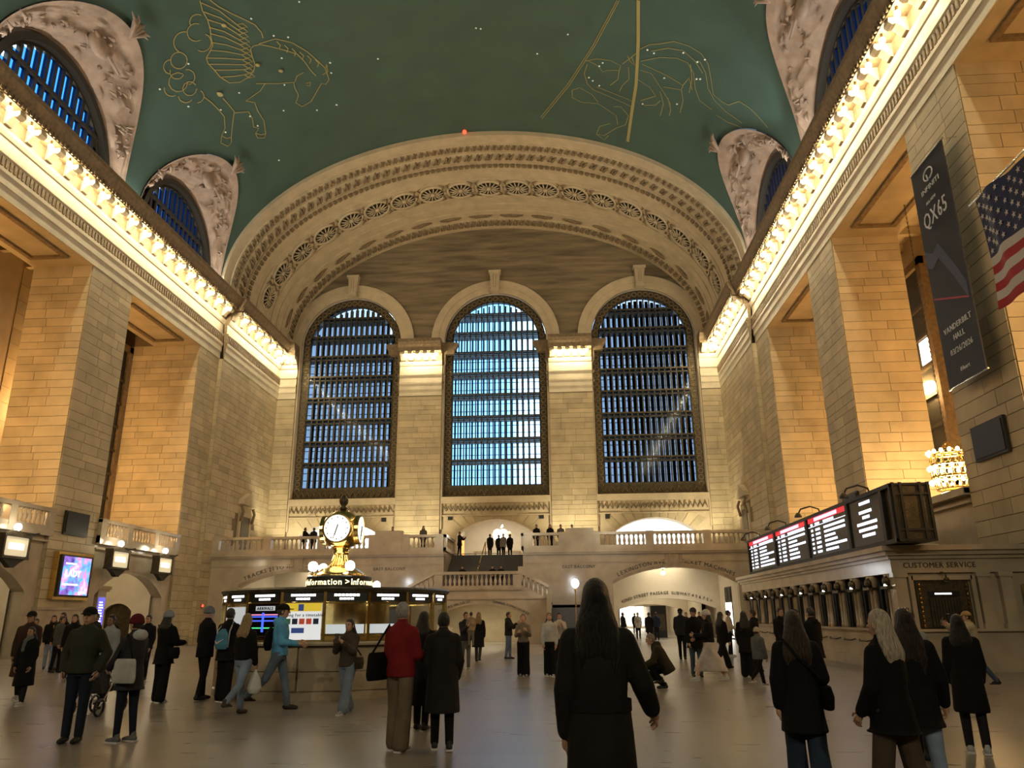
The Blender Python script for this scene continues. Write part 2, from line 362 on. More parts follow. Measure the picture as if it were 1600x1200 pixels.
# upper shell above the vault so that no daylight leaks in
MB().box(-24.2,24.2,-24.5,59.5,35.6,35.9).build('roof_slab', 'bronze_dark', ceil)
def vault_x(z): return VA*math.sqrt(max(0, 1-((z-VZ)/VB)**2))
def vpt(u, y, lift=.03):    # point on the vault: u = angle from +X springing
    return Vector(((VA-lift)*math.cos(u), y, VZ+(VB-lift)*math.sin(u)))
import mathutils.noise as mnoise
wi = 4
for s, side in ((-1,'left'), (1,'right')):
    for c in LUN:
        wc = c - .25; hw, hh = 4.2, 4.15; NP, NT = 72, 26
        # carved spandrel between window arch and vault
        rows = []
        for j in range(NT+1):
            t = j/NT; row = []
            for i in range(NP+1):
                ph = PI*i/NP
                a = Vector((s*W2, wc - (hw+.35)*math.cos(ph), 23.3 + (hh+.35)*math.sin(ph)))
                zz = VZ + LH*math.sin(ph); b = Vector((s*(vault_x(zz)-.02), c - LHW*math.cos(ph), zz - .02))
                p = a.lerp(b, t); 
                if .04 < t < .80:
                    amp = min(1, (t-.04)/.1, (.80-t)/.06)*math.sin(ph)**.5
                    q = p*1.1; d = (mnoise.fractal(q, 1.0, 2.1, 5) + .6*abs(mnoise.noise(p*2.6)))*.55
                    p += Vector((-s*.8, 0, -.5))*max(-.08, d)*amp
                elif t >= .84: p += Vector((-s*.8, 0, -.5))*.10
                row.append(p)
            rows.append(row)
        lu = MB().grid(rows).build('lunette', 'stone_pink', smooth=True); tag(lu, kind='structure')
        lu.parent = ceil
        orn = MB()   # leaf finial at the tip, shield with staff, garlands
        tip = Vector((s*(vault_x(VZ+LH)-.3), c, VZ+LH-.1))
        for k in range(9):
            an = -1.2+2.4*k/8; ln_ = .75+.35*(k % 2); q = tip + Vector((-s*.3, ln_*math.sin(an), -.25+ln_*math.cos(an)*.8)); orn.tube([tip + Vector((s*.2,0,-.5)), tip.lerp(q,.55)+Vector((-s*.08,0,0)), q], .10, 6, taper=[.5,1,.15])
        for k in range(70):
            ph = random.uniform(.35, PI-.35); t = random.uniform(.25, .75)
            a = Vector((s*W2, wc-(hw+.35)*math.cos(ph), 23.3+(hh+.35)*math.sin(ph))); zz = VZ+LH*math.sin(ph); b = Vector((s*vault_x(zz), c-LHW*math.cos(ph), zz)); p = a.lerp(b, t)+Vector((-s*.15,0,-.1))
            dv = Vector((random.uniform(-.2,.2), random.uniform(-.6,.6), random.uniform(-.5,.5))); orn.tube([p-dv*.5, p+Vector((-s*.12,0,-.05)), p+dv*.5], random.uniform(.06,.13), 5, taper=[.3,1,.2])
        sp = (Vector((s*W2, wc, 23.3+hh+.35))).lerp(Vector((s*vault_x(VZ+LH), c, VZ+LH)), .45) + Vector((-s*.25,0,-.2))
        orn.ell(sp, (.3,.75,.55), 14, 8); orn.tube([sp+Vector((0,-1.5,.6)), sp+Vector((-s*.2,1.5,-.5))], .08, 6)
        orn.build('carved_relief', 'stone_pink', lu, smooth=True)
        # clerestory window
        wn = empty('window_%d' % wi); wi += 1; tag(wn, kind='structure')
        fr = MB(); outer = arch_pts(wc, hw+.2, 23.3, hh+.2, 36); inner = arch_pts(wc, hw-.15, 23.3, hh-.15, 36)
        for x0, x1 in ((s*18.1, s*18.75),):
            fr.grid([[(x0,y,z) for y,z in outer],[(x0,y,z) for y,z in inner],[(x1,y,z) for y,z in inner],[(x1,y,z) for y,z in outer]])
        fr.build('arch_frame', 'bronze_dark', wn)
        fr2 = MB(); inner2 = arch_pts(wc, hw-.32, 23.3, hh-.32, 36); fr2.grid([[(s*18.45,y,z) for y,z in inner],[(s*18.40,y,z) for y,z in inner2],[(s*18.6,y,z) for y,z in inner2]])
        fr2.build('scroll_border', 'bronze', wn)
        pitch = .56; nb = 13; y0 = wc - pitch*nb/2
        top = lambda y: 23.3 + (hh-.3)*math.sqrt(max(0, 1-((y-wc)/(hw-.3))**2))
        bars = MB()
        for k in range(nb+1):
            y = y0+pitch*k; zt = top(y)
            if zt > 23.6:
                MB().box(min(s*18.4,s*18.62), max(s*18.4,s*18.62), y-.09, y+.09, 23.3, zt).build('mullion', 'bronze_dark', wn)
        MB().box(min(s*18.36,s*18.64), max(s*18.36,s*18.64), wc-hw+.6, wc+hw-.6, 25.3, 25.5).build('transom', 'bronze_dark', wn)
        for k in range(nb):
            ya_, yb_ = y0+pitch*k+.09, y0+pitch*(k+1)-.09; zt = min(top(ya_), top(yb_))
            for za, zb in ((23.3, min(zt, 25.3)), (25.5, zt)):
                if zb-za > .15: MB().box(min(s*18.5,s*18.52), max(s*18.5,s*18.52), ya_, yb_, za, zb).build('pane', 'glass', wn)
        # wall around the clerestory window
        n_ = 36; o_ = arch_pts(wc, hw+.05, 23.3, hh+.05, n_)
        k_ = MB(); k_.grid([[(s*18.6, y, z) for y, z in o_], [(s*18.6, c + (y-wc)*2.2, 23.3+(z-23.3)*2.2) for y, z in o_]]); k_.build('clerestory_wall', 'stone_pink', lu)
# ------------------------------------------------------------------ deep arch at the east end
def band_off(y):
    for y1, o in ((47.9,.22),(48.8,.30),(50.0,.38),(50.5,.52),(52.0,.46),(54.75,.54),(55.7,.62),(56.6,.72),(57.8,.82),(59.1,.9)):
        if y < y1: return o
    return 1.0
def bpt(t, y, extra=0): o = band_off(y)+extra; return Vector(((VA-o)*math.cos(t), y, VZ+(VB-o-.1)*math.sin(t)))
rows = []; yl = [46.9]
for y1 in (47.9,48.8,50.0,50.5,52.0,54.75,55.7,56.6,57.8,59.1,59.35): yl.append(y1)
for a, b in zip(yl[:-1], yl[1:]):
    for y in (a+1e-3, b-1e-3): rows.append([bpt(PI*k/72, y if y > 46.91 else 46.91) for k in range(73)])
rows.insert(0, [Vector((VA*math.cos(PI*k/72)*1.01, 46.9, VZ+VB*math.sin(PI*k/72)*1.01)) for k in range(73)])
arch = MB().grid(rows).build('trim_1', 'stone_trim'); tag(arch, kind='structure')
MB().grid([[Vector((1.03*VA*math.cos(PI*k/40), y, VZ+1.03*VB*math.sin(PI*k/40))) for k in range(41)] for y in (46.9, 60)]).build('arch_shell', 'stone_trim', arch)
def orn_band(name, y0, y1, pitch, r, kind):
    mb = MB(); L = 0; t = .03
    while t < PI-.03:
        c = bpt(t, (y0+y1)/2, 0); n = Vector((-math.cos(t), 0, -math.sin(t))); a = Vector((-math.sin(t), 0, math.cos(t))); y = Vector((0,1,0)); hw = (y1-y0)/2*.85
        if kind == 'leaf':
            for sg in (-1, 1): mb.tube([c - y*hw*sg, c + n*r*1.3 + a*pitch*.1*sg, c + y*hw*sg*.9 + a*pitch*.42*sg], r, 5, taper=[.5,1,.35])
        elif kind == 'dent':
            p = [c + a*sa*pitch*.3 + y*sy*hw + n*sn for sa in (-1,1) for sy in (-1,1) for sn in (0, r)]
            mb.add(p, [(0,1,3,2),(4,6,7,5),(0,4,5,1),(2,3,7,6),(0,2,6,4),(1,5,7,3)])
        elif kind == 'spray':
            for q in range(-3, 4): mb.tube([c, c + n*r*.8 + a*q*pitch*.06 + y*hw*.3, c + a*q*pitch*.13 + y*(hw*(1-abs(q)*.22))], r*.8, 5, taper=[1,.9,.3]); 
            mb.tube([c - a*pitch*.42, c + n*r*.5, c + a*pitch*.42], r, 5, taper=[.3,1,.3])
        t += pitch/math.sqrt((VA*math.sin(t))**2 + (VB*math.cos(t))**2)
    tag(mb.build(name, 'ornament', arch, smooth=(kind != 'dent')), kind='stuff')
orn_band('leaf_moulding', 47.95, 48.75, .5, .09, 'leaf'); orn_band('wave_moulding', 48.9, 49.9, .8, .12, 'leaf'); orn_band('dentil_course', 50.05, 50.45, .45, .14, 'dent')
orn_band('laurel_moulding', 57.85, 59.0, .55, .12, 'leaf'); orn_band('palmette_sprays', 56.7, 57.7, 2.6, .13, 'spray')
ros = MB(); ros.lathe([(1.12,0),(1.12,.10),(.98,.14),(.92,.05),(.92,.0)], n=28, cap=False); ros.lathe([(.92,.015),(.01,.02)], n=28, cap=False, mi=1)
for k in range(14):
    a = 2*PI*k/14; ros.tube([(.22*math.cos(a),.22*math.sin(a),.06),(.55*math.cos(a),.55*math.sin(a),.14),(.86*math.cos(a),.86*math.sin(a),.05)], .06, 6, taper=[.5,1,.7])
ros.ell((0,0,.08), (.2,.2,.14), 10, 6); _o = ros.build('rosette', ['stone_trim','bronze_dark'], smooth=True); ROS = _o.data; bpy.data.objects.remove(_o)
al = [0]; N_ = 720
for k in range(N_): al.append(al[-1] + (bpt(PI*(k+1)/N_, 53.4)-bpt(PI*k/N_, 53.4)).length)
for i in range(19):
    d = al[-1]*(.5 + (i-9)/19.6); k = min(range(N_+1), key=lambda q: abs(al[q]-d)); t = PI*k/N_
    n = Vector((-math.cos(t)/VA, 0, -math.sin(t)/VB)).normalized(); y = Vector((0,1,0)); a = y.cross(n); p = bpt(t, 53.4, .02)
    link(ROS, 'rosette', arch, Matrix(((a.x,y.x,n.x,p.x),(a.y,y.y,n.y,p.y),(a.z,y.z,n.z,p.z),(0,0,0,1))))
    if i < 18:   # scroll filling between rosettes
        d = al[-1]*(.5 + (i-8.5)/19.6); k = min(range(N_+1), key=lambda q: abs(al[q]-d)); t = PI*k/N_; p = bpt(t, 53.4, .02); a = Vector((-math.sin(t),0,math.cos(t))); n = Vector((-math.cos(t),0,-math.sin(t))); sc = MB()
        for sy in (-1,1):
            for sa in (-1,1): sc.tube([p, p+a*sa*.3+y*sy*.5+n*.1, p+a*sa*.1+y*sy*.9+n*.05, p+a*sa*.5+y*sy*1.15], .07, 5, taper=[1,1,.8,.3])
        sc.build('scroll', 'ornament', arch, smooth=True)
# ------------------------------------------------------------------ east wall with three arched windows
WIN = [(-12.13, 4.18), (0.0, 4.19), (12.13, 4.18)]; ZS, ZSP = 10.5, 23.47
LOW = [(-12.3, 3.1, 7.75, .95), (0.0, 3.0, 7.7, 1.05), (12.2, 3.0, 7.75, .95)]
def wtop(x):
    for c, h in WIN:
        if abs(x-c) <= h: return ZSP + h*math.sqrt(max(0, 1-((x-c)/h)**2))
def ltop(x):
    for c, h, zs, rise in LOW:
        if abs(x-c) <= h: R = (h*h+rise*rise)/(2*rise); return zs + rise - R + math.sqrt(R*R-(x-c)**2)
def ttop(x): return VZ + (VB-.9)*math.sqrt(max(0, 1-(x/18.35)**2))
xs = {-18.3, 18.3}
for c, h in WIN:
    for i in range(33): xs.add(round(c - h*math.cos(PI*i/32), 4))
for c, h, *_ in LOW:
    for i in range(17): xs.add(round(c - h*math.cos(PI*i/16), 4))
for i in range(80): xs.add(round(-18.2 + i*.46, 3))
xs = sorted(xs); lw = MB(); ty = MB()
for a, b in zip(xs[:-1], xs[1:]):
    m = (a+b)/2; e = 1e-4
    la, lb = (ltop(a+e), ltop(b-e)) if ltop(m) else (0, 0)
    if wtop(m):
        lw.add([(a,DE,la),(b,DE,lb),(b,DE,ZS),(a,DE,ZS)], [(0,1,2,3)])
        ty.add([(a,DE,wtop(a+e)),(b,DE,wtop(b-e)),(b,DE,max(ttop(b),wtop(b-e)+.01)),(a,DE,max(ttop(a),wtop(a+e)+.01))], [(0,1,2,3)])
    else:
        lw.add([(a,DE,la),(b,DE,lb),(b,DE,23.0),(a,DE,23.0)], [(0,1,2,3)])
        ty.add([(a,DE,23.0),(b,DE,23.0),(b,DE,max(23.1,ttop(b))),(a,DE,max(23.1,ttop(a)))], [(0,1,2,3)])
we = lw.build('wall_east', 'stone_trim'); tag(we, kind='structure')
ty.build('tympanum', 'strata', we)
fx = (1,0,0); nz = (0,-1,0); up = (0,0,1)
ledge = MB()
for k, (x0, x1) in enumerate(((-7.85,-4.35), (4.35,7.85), (-18.3,-16.45), (16.45,18.3))):
    po = MB().box(x0, x1, DE-.3, DE+.3, 0, 20.0).build('pilaster', 'stone_back', we)
    ashlar(po, (x0, DE-.3, 5.6), fx, up, nz, x1-x0, 13.1, seed=100+k, lmin=.8, lmax=1.9)
    cornice_run(we, (x0, DE-.3), (x1, DE-.3), (0,-1), start=.32 if k < 2 else .4, pitch=.62 if k < 2 else .62, dent=False, name='capital')
    if k < 2:
        for sx, xa in ((-1, x0), (1, x1)): cornice_run(we, (xa, DE+.2) if sx > 0 else (xa, DE-.3), (xa, DE-.3) if sx > 0 else (xa, DE+.2), (sx,0), start=9, dent=False, name='capital_return')
for c, h in WIN:     # arch surround, jamb strips, keystone, sill
    a = arch_pts(c, h+1.15, ZSP, h+1.15, 40); b = arch_pts(c, h+.05, ZSP, h+.05, 40); m = arch_pts(c, h+.55, ZSP, h+.55, 40)
    mb = MB(); mb.grid([[(x,DE-.02,z) for x,z in a],[(x,DE-.2,z) for x,z in a],[(x,DE-.2,z) for x,z in m],[(x,DE-.12,z) for x,z in m],[(x,DE-.12,z) for x,z in b],[(x,DE+.7,z) for x,z in b]])
    mb.build('arch_surround', 'stone_trim', we)
    k = MB().prism([(c-.42,ZSP+h+1.75),(c+.42,ZSP+h+1.75),(c+.3,ZSP+h+.1),(c-.3,ZSP+h+.1)], 'y', DE-.6, DE); k.box(c-.52,c+.52,DE-.7,DE,ZSP+h+1.7,ZSP+h+1.9); k.box(c-.36,c+.36,DE-.68,DE,ZSP+h+.0,ZSP+h+.14)
    for q in (-.2,0,.2): k.box(c+q-.05,c+q+.05,DE-.66,DE-.58,ZSP+h+.4,ZSP+h+1.6)
    k.build('keystone', 'stone_trim', we)
    sl = MB().box(c-h-.1,c+h+.1,DE-.3,DE+.7,10.0,10.5); sl.box(c-h-.05,c+h+.05,DE-.16,DE,9.0,9.1); sl.build('window_sill', 'stone_trim', we)
    og = MB(); x = c-h
    while x < c+h-.2: og.tube([(x,DE-.08,9.45),(x+.15,DE-.2,9.75),(x+.35,DE-.1,9.4)], .09, 5, taper=[.5,1,.4]); x += .36
    tag(og.build('carved_frieze', 'ornament', we, smooth=True), kind='stuff')
    for sx in (-1,1): MB().box(*sorted((c+sx*(h+.02), c+sx*(h+.22))), DE-.22, DE+.7, 8.0, ZSP).build('jamb_strip', 'stone_trim', we)
    ashlar(we, (c-h+.25, DE-.01, 8.95), fx, up, nz, .01, .01)
for c, h, zs, rise in LOW:     # wedge stones fanning round each low arch
    R = (h*h+rise*rise)/(2*rise); zc = zs+rise-R; a0 = math.asin(h/R)
    n = 11
    for i in range(n):
        t0, t1 = -a0+2*a0*i/n+.012, -a0+2*a0*(i+1)/n-.012; R2 = R+1.15-.25*abs(i-5)/5; vs = []
        for y in (DE-.05, DE+.02): vs += [(c+R*math.sin(t0)*1.0,y,zc+R*math.cos(t0)),(c+R*math.sin(t1),y,zc+R*math.cos(t1)),(c+R2*math.sin(t1)*1.1,y,zc+R2*math.cos(t1)),(c+R2*math.sin(t0)*1.1,y,zc+R2*math.cos(t0))]
        MB().add(vs, [(0,1,2,3),(7,6,5,4),(0,4,5,1),(1,5,6,2),(2,6,7,3),(3,7,4,0)]).build('stone_wedge', 'stone', we)
    pts = [(x, ltop(x)) for x in [c-h+2*h*i/20+(1e-4 if i == 0 else -1e-4 if i == 20 else 0) for i in range(21)]]
    mb = MB(); mb.grid([[(x,DE-.06,z) for x,z in pts],[(x,DE+1.2,z) for x,z in pts]])
    for sx in (-1,1): mb.add([(c+sx*h,DE,5.6),(c+sx*h,DE+1.2,5.6),(c+sx*h,DE+1.2,zs),(c+sx*h,DE,zs)], [(0,1,2,3)])
    mb.build('arch_reveal', 'plaster', we)
for x, z in ((-8.75,8.85),(-3.55,8.9),(3.55,8.9),(8.6,8.8)):
    tag(MB().box(x-.17,x+.17,DE-.12,DE+.02,z-.17,z+.17).build('wall_speaker', 'black'), {-8.75:'small square black speaker left of the left pilaster under windows',-3.55:'small square black speaker just left of the white lit arch',3.55:'small square black speaker just right of the white lit arch',8.6:'small square black speaker right of the right pilaster under windows'}[x], 'speaker')
PANES = []
for g_ in ('glass_side', 'glass_mid', 'glass_side'): _o = MB().box(0,1,0,1,0,1).build('pane', g_); PANES.append(_o.data); bpy.data.objects.remove(_o)
RZ = [11.4, 13.5, 15.25, 17.1, 18.95, 20.8, 22.6, 24.35, 26.0]
for wn_, (c, h) in enumerate(WIN):
    wn = empty('window_%d' % (wn_+1)); tag(wn, kind='structure'); YI = DE+.45; YO = DE+2.1
    top = lambda x, m: ZSP + (h-m)*math.sqrt(max(0, 1-((x-c)/(h-m))**2)) if abs(x-c) < h-m else ZSP
    ou = [(c-h,ZS)] + arch_pts(c,h,ZSP,h,40) + [(c+h,ZS)]; inn = [(c-h+.62,ZS)] + arch_pts(c,h-.62,ZSP,h-.62,40) + [(c+h-.62,ZS)]
    fr = MB().grid([[(x,YI-.1,z) for x,z in ou],[(x,YI-.1,z) for x,z in inn],[(x,YI+.2,z) for x,z in inn]]); fr.build('scroll_frame', 'bronze', wn)
    sc = MB()
    path = [Vector((c-h+.31, YI-.12, ZS+.3+i*.5)) for i in range(26)] + [Vector((c-(h-.31)*math.cos(PI*i/26), YI-.12, ZSP+(h-.31)*math.sin(PI*i/26))) for i in range(1,26)] + [Vector((c+h-.31, YI-.12, ZS+.3+i*.5)) for i in range(26)]
    for p in path:
        for q in range(6): a0, a1 = q*PI/3, (q+1)*PI/3; sc.tube([p+Vector((.2*math.cos(a0),0,.2*math.sin(a0))), p+Vector((.2*math.cos(a1),0,.2*math.sin(a1)))], .035, 4)
    tag(sc.build('scrollwork', 'ornament', wn), kind='stuff')
    base = MB().box(c-h,c+h,YI-.12,YI+.1,ZS,ZS+.85)
    base.build('ornate_panel', 'bronze', wn); sc = MB(); x = c-h+.3
    while x < c+h-.2: sc.tube([(x-.22,YI-.15,ZS+.15),(x,YI-.2,ZS+.6),(x+.22,YI-.15,ZS+.15)], .05, 5); x += .46
    tag(sc.build('panel_scrolls', 'ornament', wn, smooth=True), kind='stuff')
    nc = 15; x0 = c-h+.62; pw = (2*h-1.24)/nc
    for k in range(nc+1):
        x = x0+pw*k; zt = top(x, .5)
        MB().box(x-.045,x+.045,YI-.1,YI+.12,ZS+.85,zt).build('mullion', 'bronze', wn)
    for k in range(nc):
        x = x0+pw*(k+.5); zt = top(x, .5)
        MB().box(x-.16,x+.16,YO,YO+.15,ZS,zt+.2).build('outer_mullion', 'bronze_dark', wn) if False else None
    for i, z in enumerate(RZ):
        hwz = h-.55 if z < ZSP else max(.4, math.sqrt(max(0,(h-.5)**2-(z-ZSP)**2)))
        MB().box(c-hwz,c+hwz,YI-.13,YI+.13,z-.06,z+.06).build('transom', 'bronze', wn)
        if i > 0: MB().box(c-hwz,c+hwz,YI-.1,YI+.08,z-.36,z-.29).build('transom', 'bronze', wn)
        hwo = h if z < ZSP else math.sqrt(max(.2, h*h-(z-ZSP)**2))
        sl = MB().box(c-hwo,c+hwo,YI+.15,YO,z-.1,z+.05).build('catwalk', 'bronze_dark', wn)
    zz = [ZS+.85] + RZ + [28.2]
    for k in range(nc):
        for a, b in zip(zz[:-1], zz[1:]):
            xa, xb = x0+pw*k+.045, x0+pw*(k+1)-.045; zt = min(top(xa,.55), top(xb,.55)); z1 = min(b-.06, zt)
            if z1-a > .25: slab_obj(PANES[wn_], "pane", wn, (xa,YI+.02,a+.06), (1,0,0), (0,0,1), (0,-1,0), xb-xa, z1-a-.06, .015)
    # outer glazing: a darker lattice with narrow lights
    ol = MB(); lw_ = .07 if wn_ == 1 else .13
    for k in range(nc+1):
        x = x0+pw*k; ol.box(x-lw_,x+lw_,YO,YO+.12,ZS,top(x,.2))
    for z in RZ: ol.box(c-h,c+h,YO,YO+.12,z-.05,z+.35) if z < 26.5 else None
    z = ZS
    while z < 27: ol.box(c-h+.1,c+h-.1,YO+.02,YO+.08,z,z+.05) if z < ZSP else None; z += .62
    tag(ol.build('outer_lattice', 'bronze_dark', wn), kind='stuff')
    # shaft walls between the two layers
    sw = MB().grid([[(x,YI,z) for x,z in ou],[(x,YO+.2,z) for x,z in ou]]); sw.build('shaft_wall', 'bronze_dark', wn)
# buildings across the avenue, seen through the glass
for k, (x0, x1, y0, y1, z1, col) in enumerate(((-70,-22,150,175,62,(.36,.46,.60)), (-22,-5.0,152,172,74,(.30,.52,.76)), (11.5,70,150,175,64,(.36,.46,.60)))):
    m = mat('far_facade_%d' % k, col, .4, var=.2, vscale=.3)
    t = empty('office_tower', ((x0+x1)/2,(y0+y1)/2,0)); t_ = MB().box(x0,x1,y0,y1,0,z1); b_ = t_.build('facade', 'far_facade_%d' % k, None); b_.parent = t; b_.matrix_parent_inverse = Matrix.Translation(-Vector(t.location))
    tag(t, ('dark office tower outside behind the left arched window', 'pale blue tower outside behind the middle arched window', 'dark office tower outside behind the right arched window')[k], 'building')
# ------------------------------------------------------------------ east balcony, stairs, passages
BY = 50.0
_b = MB().lathe([(.085,0),(.085,.05),(.05,.08),(.095,.24),(.085,.32),(.045,.48),(.05,.56),(.08,.6),(.08,.65)], n=8); _o = _b.build('baluster', 'marble', smooth=True); BAL = _o.data; bpy.data.objects.remove(_o)
def balustrade(parent, p0, p1, z, piers=(), step=.30, th=.16, name='balustrade', slope=0.0, pier_h=1.05):
    """rail, bottom rail, balusters and pedestals from p0 to p1 (floor points); slope = rise over the run"""
    p0, p1 = Vector((*p0,0)), Vector((*p1,0)); L = (p1-p0).length; u = (p1-p0)/L; n = Vector((-u.y,u.x,0))
    def bar(t0, t1, z0, z1, w):
        vs = []
        for t in (t0, t1):
            for sgn in (-1, 1):
                for zz in (z0, z1): q = p0+u*t+n*sgn*w; vs.append((q.x,q.y,z+zz+slope*t/L))
        return vs, [(0,1,3,2),(4,6,7,5),(0,4,5,1),(2,3,7,6),(0,2,6,4),(1,5,7,3)]
    mb = MB(); mb.add(*bar(0,L,0,.2,th)); mb.add(*bar(0,L,.85,1.02,th+.03)); r = mb.build(name, 'marble', parent)
    for a, b in piers: MB().add(*bar(a,b,0,pier_h,th+.02)).build('pedestal', 'marble', r)
    t = step/2
    while t < L:
        if not any(a-.08 < t < b+.08 for a, b in piers):
            q = p0+u*t; link(BAL, 'baluster', r, Matrix.Translation((q.x,q.y,z+.2+slope*t/L)))
        t += step
    return r
def seg_top(x, c, h, zs, rise):
    R = (h*h+rise*rise)/(2*rise); return zs+rise-R+math.sqrt(max(0,R*R-(x-c)**2))
def arched_wall(name, y, x0, x1, z1, arches, m, parent=None, th=.5, axis='y'):
    """wall in the plane y (or x when axis='x') with segmental arch openings (c, half, spring, rise)"""
    xs = {x0, x1}
    for c, h, zs, r in arches:
        for i in range(21): xs.add(round(c-h*math.cos(PI*i/20), 4))
    xs = sorted(xs); mb = MB(); P = (lambda a, d, z: (a, y+d, z)) if axis == 'y' else (lambda a, d, z: (y+d, a, z))
    for a, b in zip(xs[:-1], xs[1:]):
        m_ = (a+b)/2; hit = [q for q in arches if abs(m_-q[0]) < q[1]]
        za, zb = (seg_top(a,*hit[0]), seg_top(b,*hit[0])) if hit else (0,0)
        mb.add([P(a,0,za),P(b,0,zb),P(b,0,z1),P(a,0,z1)], [(0,1,2,3)]); mb.add([P(a,th,za),P(b,th,zb),P(b,th,z1),P(a,th,z1)], [(0,1,2,3)])
        if hit: mb.add([P(a,0,za),P(b,0,zb),P(b,th,zb),P(a,th,za)], [(0,1,2,3)])
    for c, h, zs, r in arches:
        for x in (c-h, c+h): mb.add([P(x,0,0),P(x,th,0),P(x,th,zs),P(x,0,zs)], [(0,1,2,3)])
    return mb.build(name, m, parent)
EA = [(-12.1,3.9,3.45,.97), (12.1,3.9,3.45,.97)]
bf = arched_wall('wall_balcony', BY, -18.0, 18.0, 5.45, [EA[0], (0,2.58,5.444,.004), EA[1]], 'marble'); tag(bf, kind='structure')
ashlar(bf, (-18,BY,0), fx, up, nz, 36, 5.3, seed=5, hmin=.85, hmax=1.0, lmin=1.7, lmax=2.6, gap=.012, depth=.012,
       skip=lambda x, z: abs(x-18) < 2.9 or any(abs(x-18-q[0]) < q[1]+1.3 and z < q[2]+1.6 for q in EA))
for o_ in bf.children: o_.data = bpy.data.meshes.get('marble_slab') or o_.data
_u = UNIT.copy(); _u.name = 'marble_slab'; _u.materials[0] = M['marble']
for o_ in bf.children: o_.data = _u; o_.name = 'marble_slab'
cn = MB()
for a, b in ((-18,-2.6),(2.6,18)):
    cn.box(a,b,BY-.28,BY+.1,5.42,5.66); cn.box(a,b,BY-.18,BY+.1,5.3,5.42); cn.box(a,b,BY-.05,BY+.1,4.78,4.86)
    cn.box(a,b,BY,59.3,5.45,5.64)
cn.box(-2.6,2.6,54.2,59.3,5.45,5.64); cn.build('balcony_floor', 'marble', bf)
for sx in (-1,1):
    S_ = lambda a, b: (sx*a, sx*b)
    balustrade(bf, (sx*2.6,BY-.05), (sx*5.3,BY-.05), 5.66, piers=((0,.55),(2.25,2.7)))
    MB().box(*sorted((sx*5.3,sx*7.1)), BY-.25, BY+.3, 5.66, 6.95).build('parapet_block', 'marble', bf)
    balustrade(bf, (sx*7.1,BY-.05), (sx*18,BY-.05), 5.66, piers=((0,.4),(3.3,3.8),(6.9,7.4),(10.4,10.9)))
    balustrade(bf, (sx*2.6,BY), (sx*2.6,54.2), 5.66, piers=((0,.3),(3.9,4.2)))
    # arch archivolt and the block at its crown
    c, h, zs, r = EA[0 if sx < 0 else 1]; av = MB(); xx = [c-h+2*h*i/24 for i in range(25)]
    av.grid([[(x,BY-.05,seg_top(x,c,h,zs,r)) for x in xx],[(x,BY-.05,seg_top(x,c,h,zs,r)+.2) for x in xx],[(x,BY,seg_top(x,c,h,zs,r)+.2) for x in xx]]); av.build('archivolt', 'marble_dark', bf)
    kb = MB().box(c-.28,c+.28,BY-.07,BY,4.62,5.3); kb.box(c-.55,c-.38,BY-.04,BY,4.65,5.25); kb.box(c+.38,c+.55,BY-.04,BY,4.65,5.25); kb.build('arch_keystone', 'marble_dark', bf)
    R_ = (h*h+r*r)/(2*r)
    def arc_fn(d, c=c, R=R_, zt=zs+r, x0=0):
        x = d+x0; return (x, math.sqrt(R*R-x*x)-R, -math.asin(x/R))
    l, rr = ('TRACKS 21 TO 11', 'LEXINGTON AVE') if sx < 0 else ('LEXINGTON AVE', 'TICKET MACHINES')
    text(l, .36, 'letter', bf, (c,BY-.02,zs+r+.26), arc=lambda d: arc_fn(d, x0=-2.05)); text(rr, .36, 'letter', bf, (c,BY-.02,zs+r+.26), arc=lambda d: arc_fn(d, x0=2.05))
    text('EAST BALCONY', .27, 'letter', bf, (sx*6.1,BY-.02,4.45))
# stairs
st = MB(); n = 16
for i in range(n):
    z0 = 2.75+(5.64-2.75)*i/n; y0 = 48.2+6.0*i/n; st.box(-2.55,2.55,y0,54.2,z0,3.0+(5.64-3.0)*(i+1)/n)
root = empty('grand_staircase', (0,46.5,0)); tag(root, 'marble double staircase rising to the balcony under the middle window', 'staircase')
def sub(mb, name, m, parent=root, smooth=False):
    o = mb.build(name, m, parent, smooth=smooth); o.matrix_parent_inverse = Matrix.Translation(-Vector(parent.location)) ; return o
for i in range(n):
    z1 = 2.75+(5.64-2.75)*(i+1)/n; y0 = 48.2+6.0*i/n; sub(MB().box(-2.55,2.55,y0,y0+.42,z1-.19,z1), 'step', 'dark_step')
ld = arched_wall('landing_front', 46.5, -4.2, 4.2, 2.55, [(.2,2.6,1.6,.66)], 'marble', None, th=.35); ld.parent = root; ld.matrix_parent_inverse = Matrix.Translation((0,-46.5,0))
top_ = MB().prism([(-4.2,2.55),(4.2,2.55),(4.2,2.6),(2.6,3.1),(-2.6,3.1),(-4.2,2.6)], 'y', 46.5, 46.85); sub(top_, 'landing_parapet', 'marble')
sub(MB().box(-4.3,4.3,46.44,46.9,2.5,2.56).box(-2.7,2.7,46.4,46.95,3.02,3.12), 'moulding', 'marble_dark')
sub(MB().box(-2.6,2.6,46.85,48.3,2.55,2.75), 'landing', 'marble')
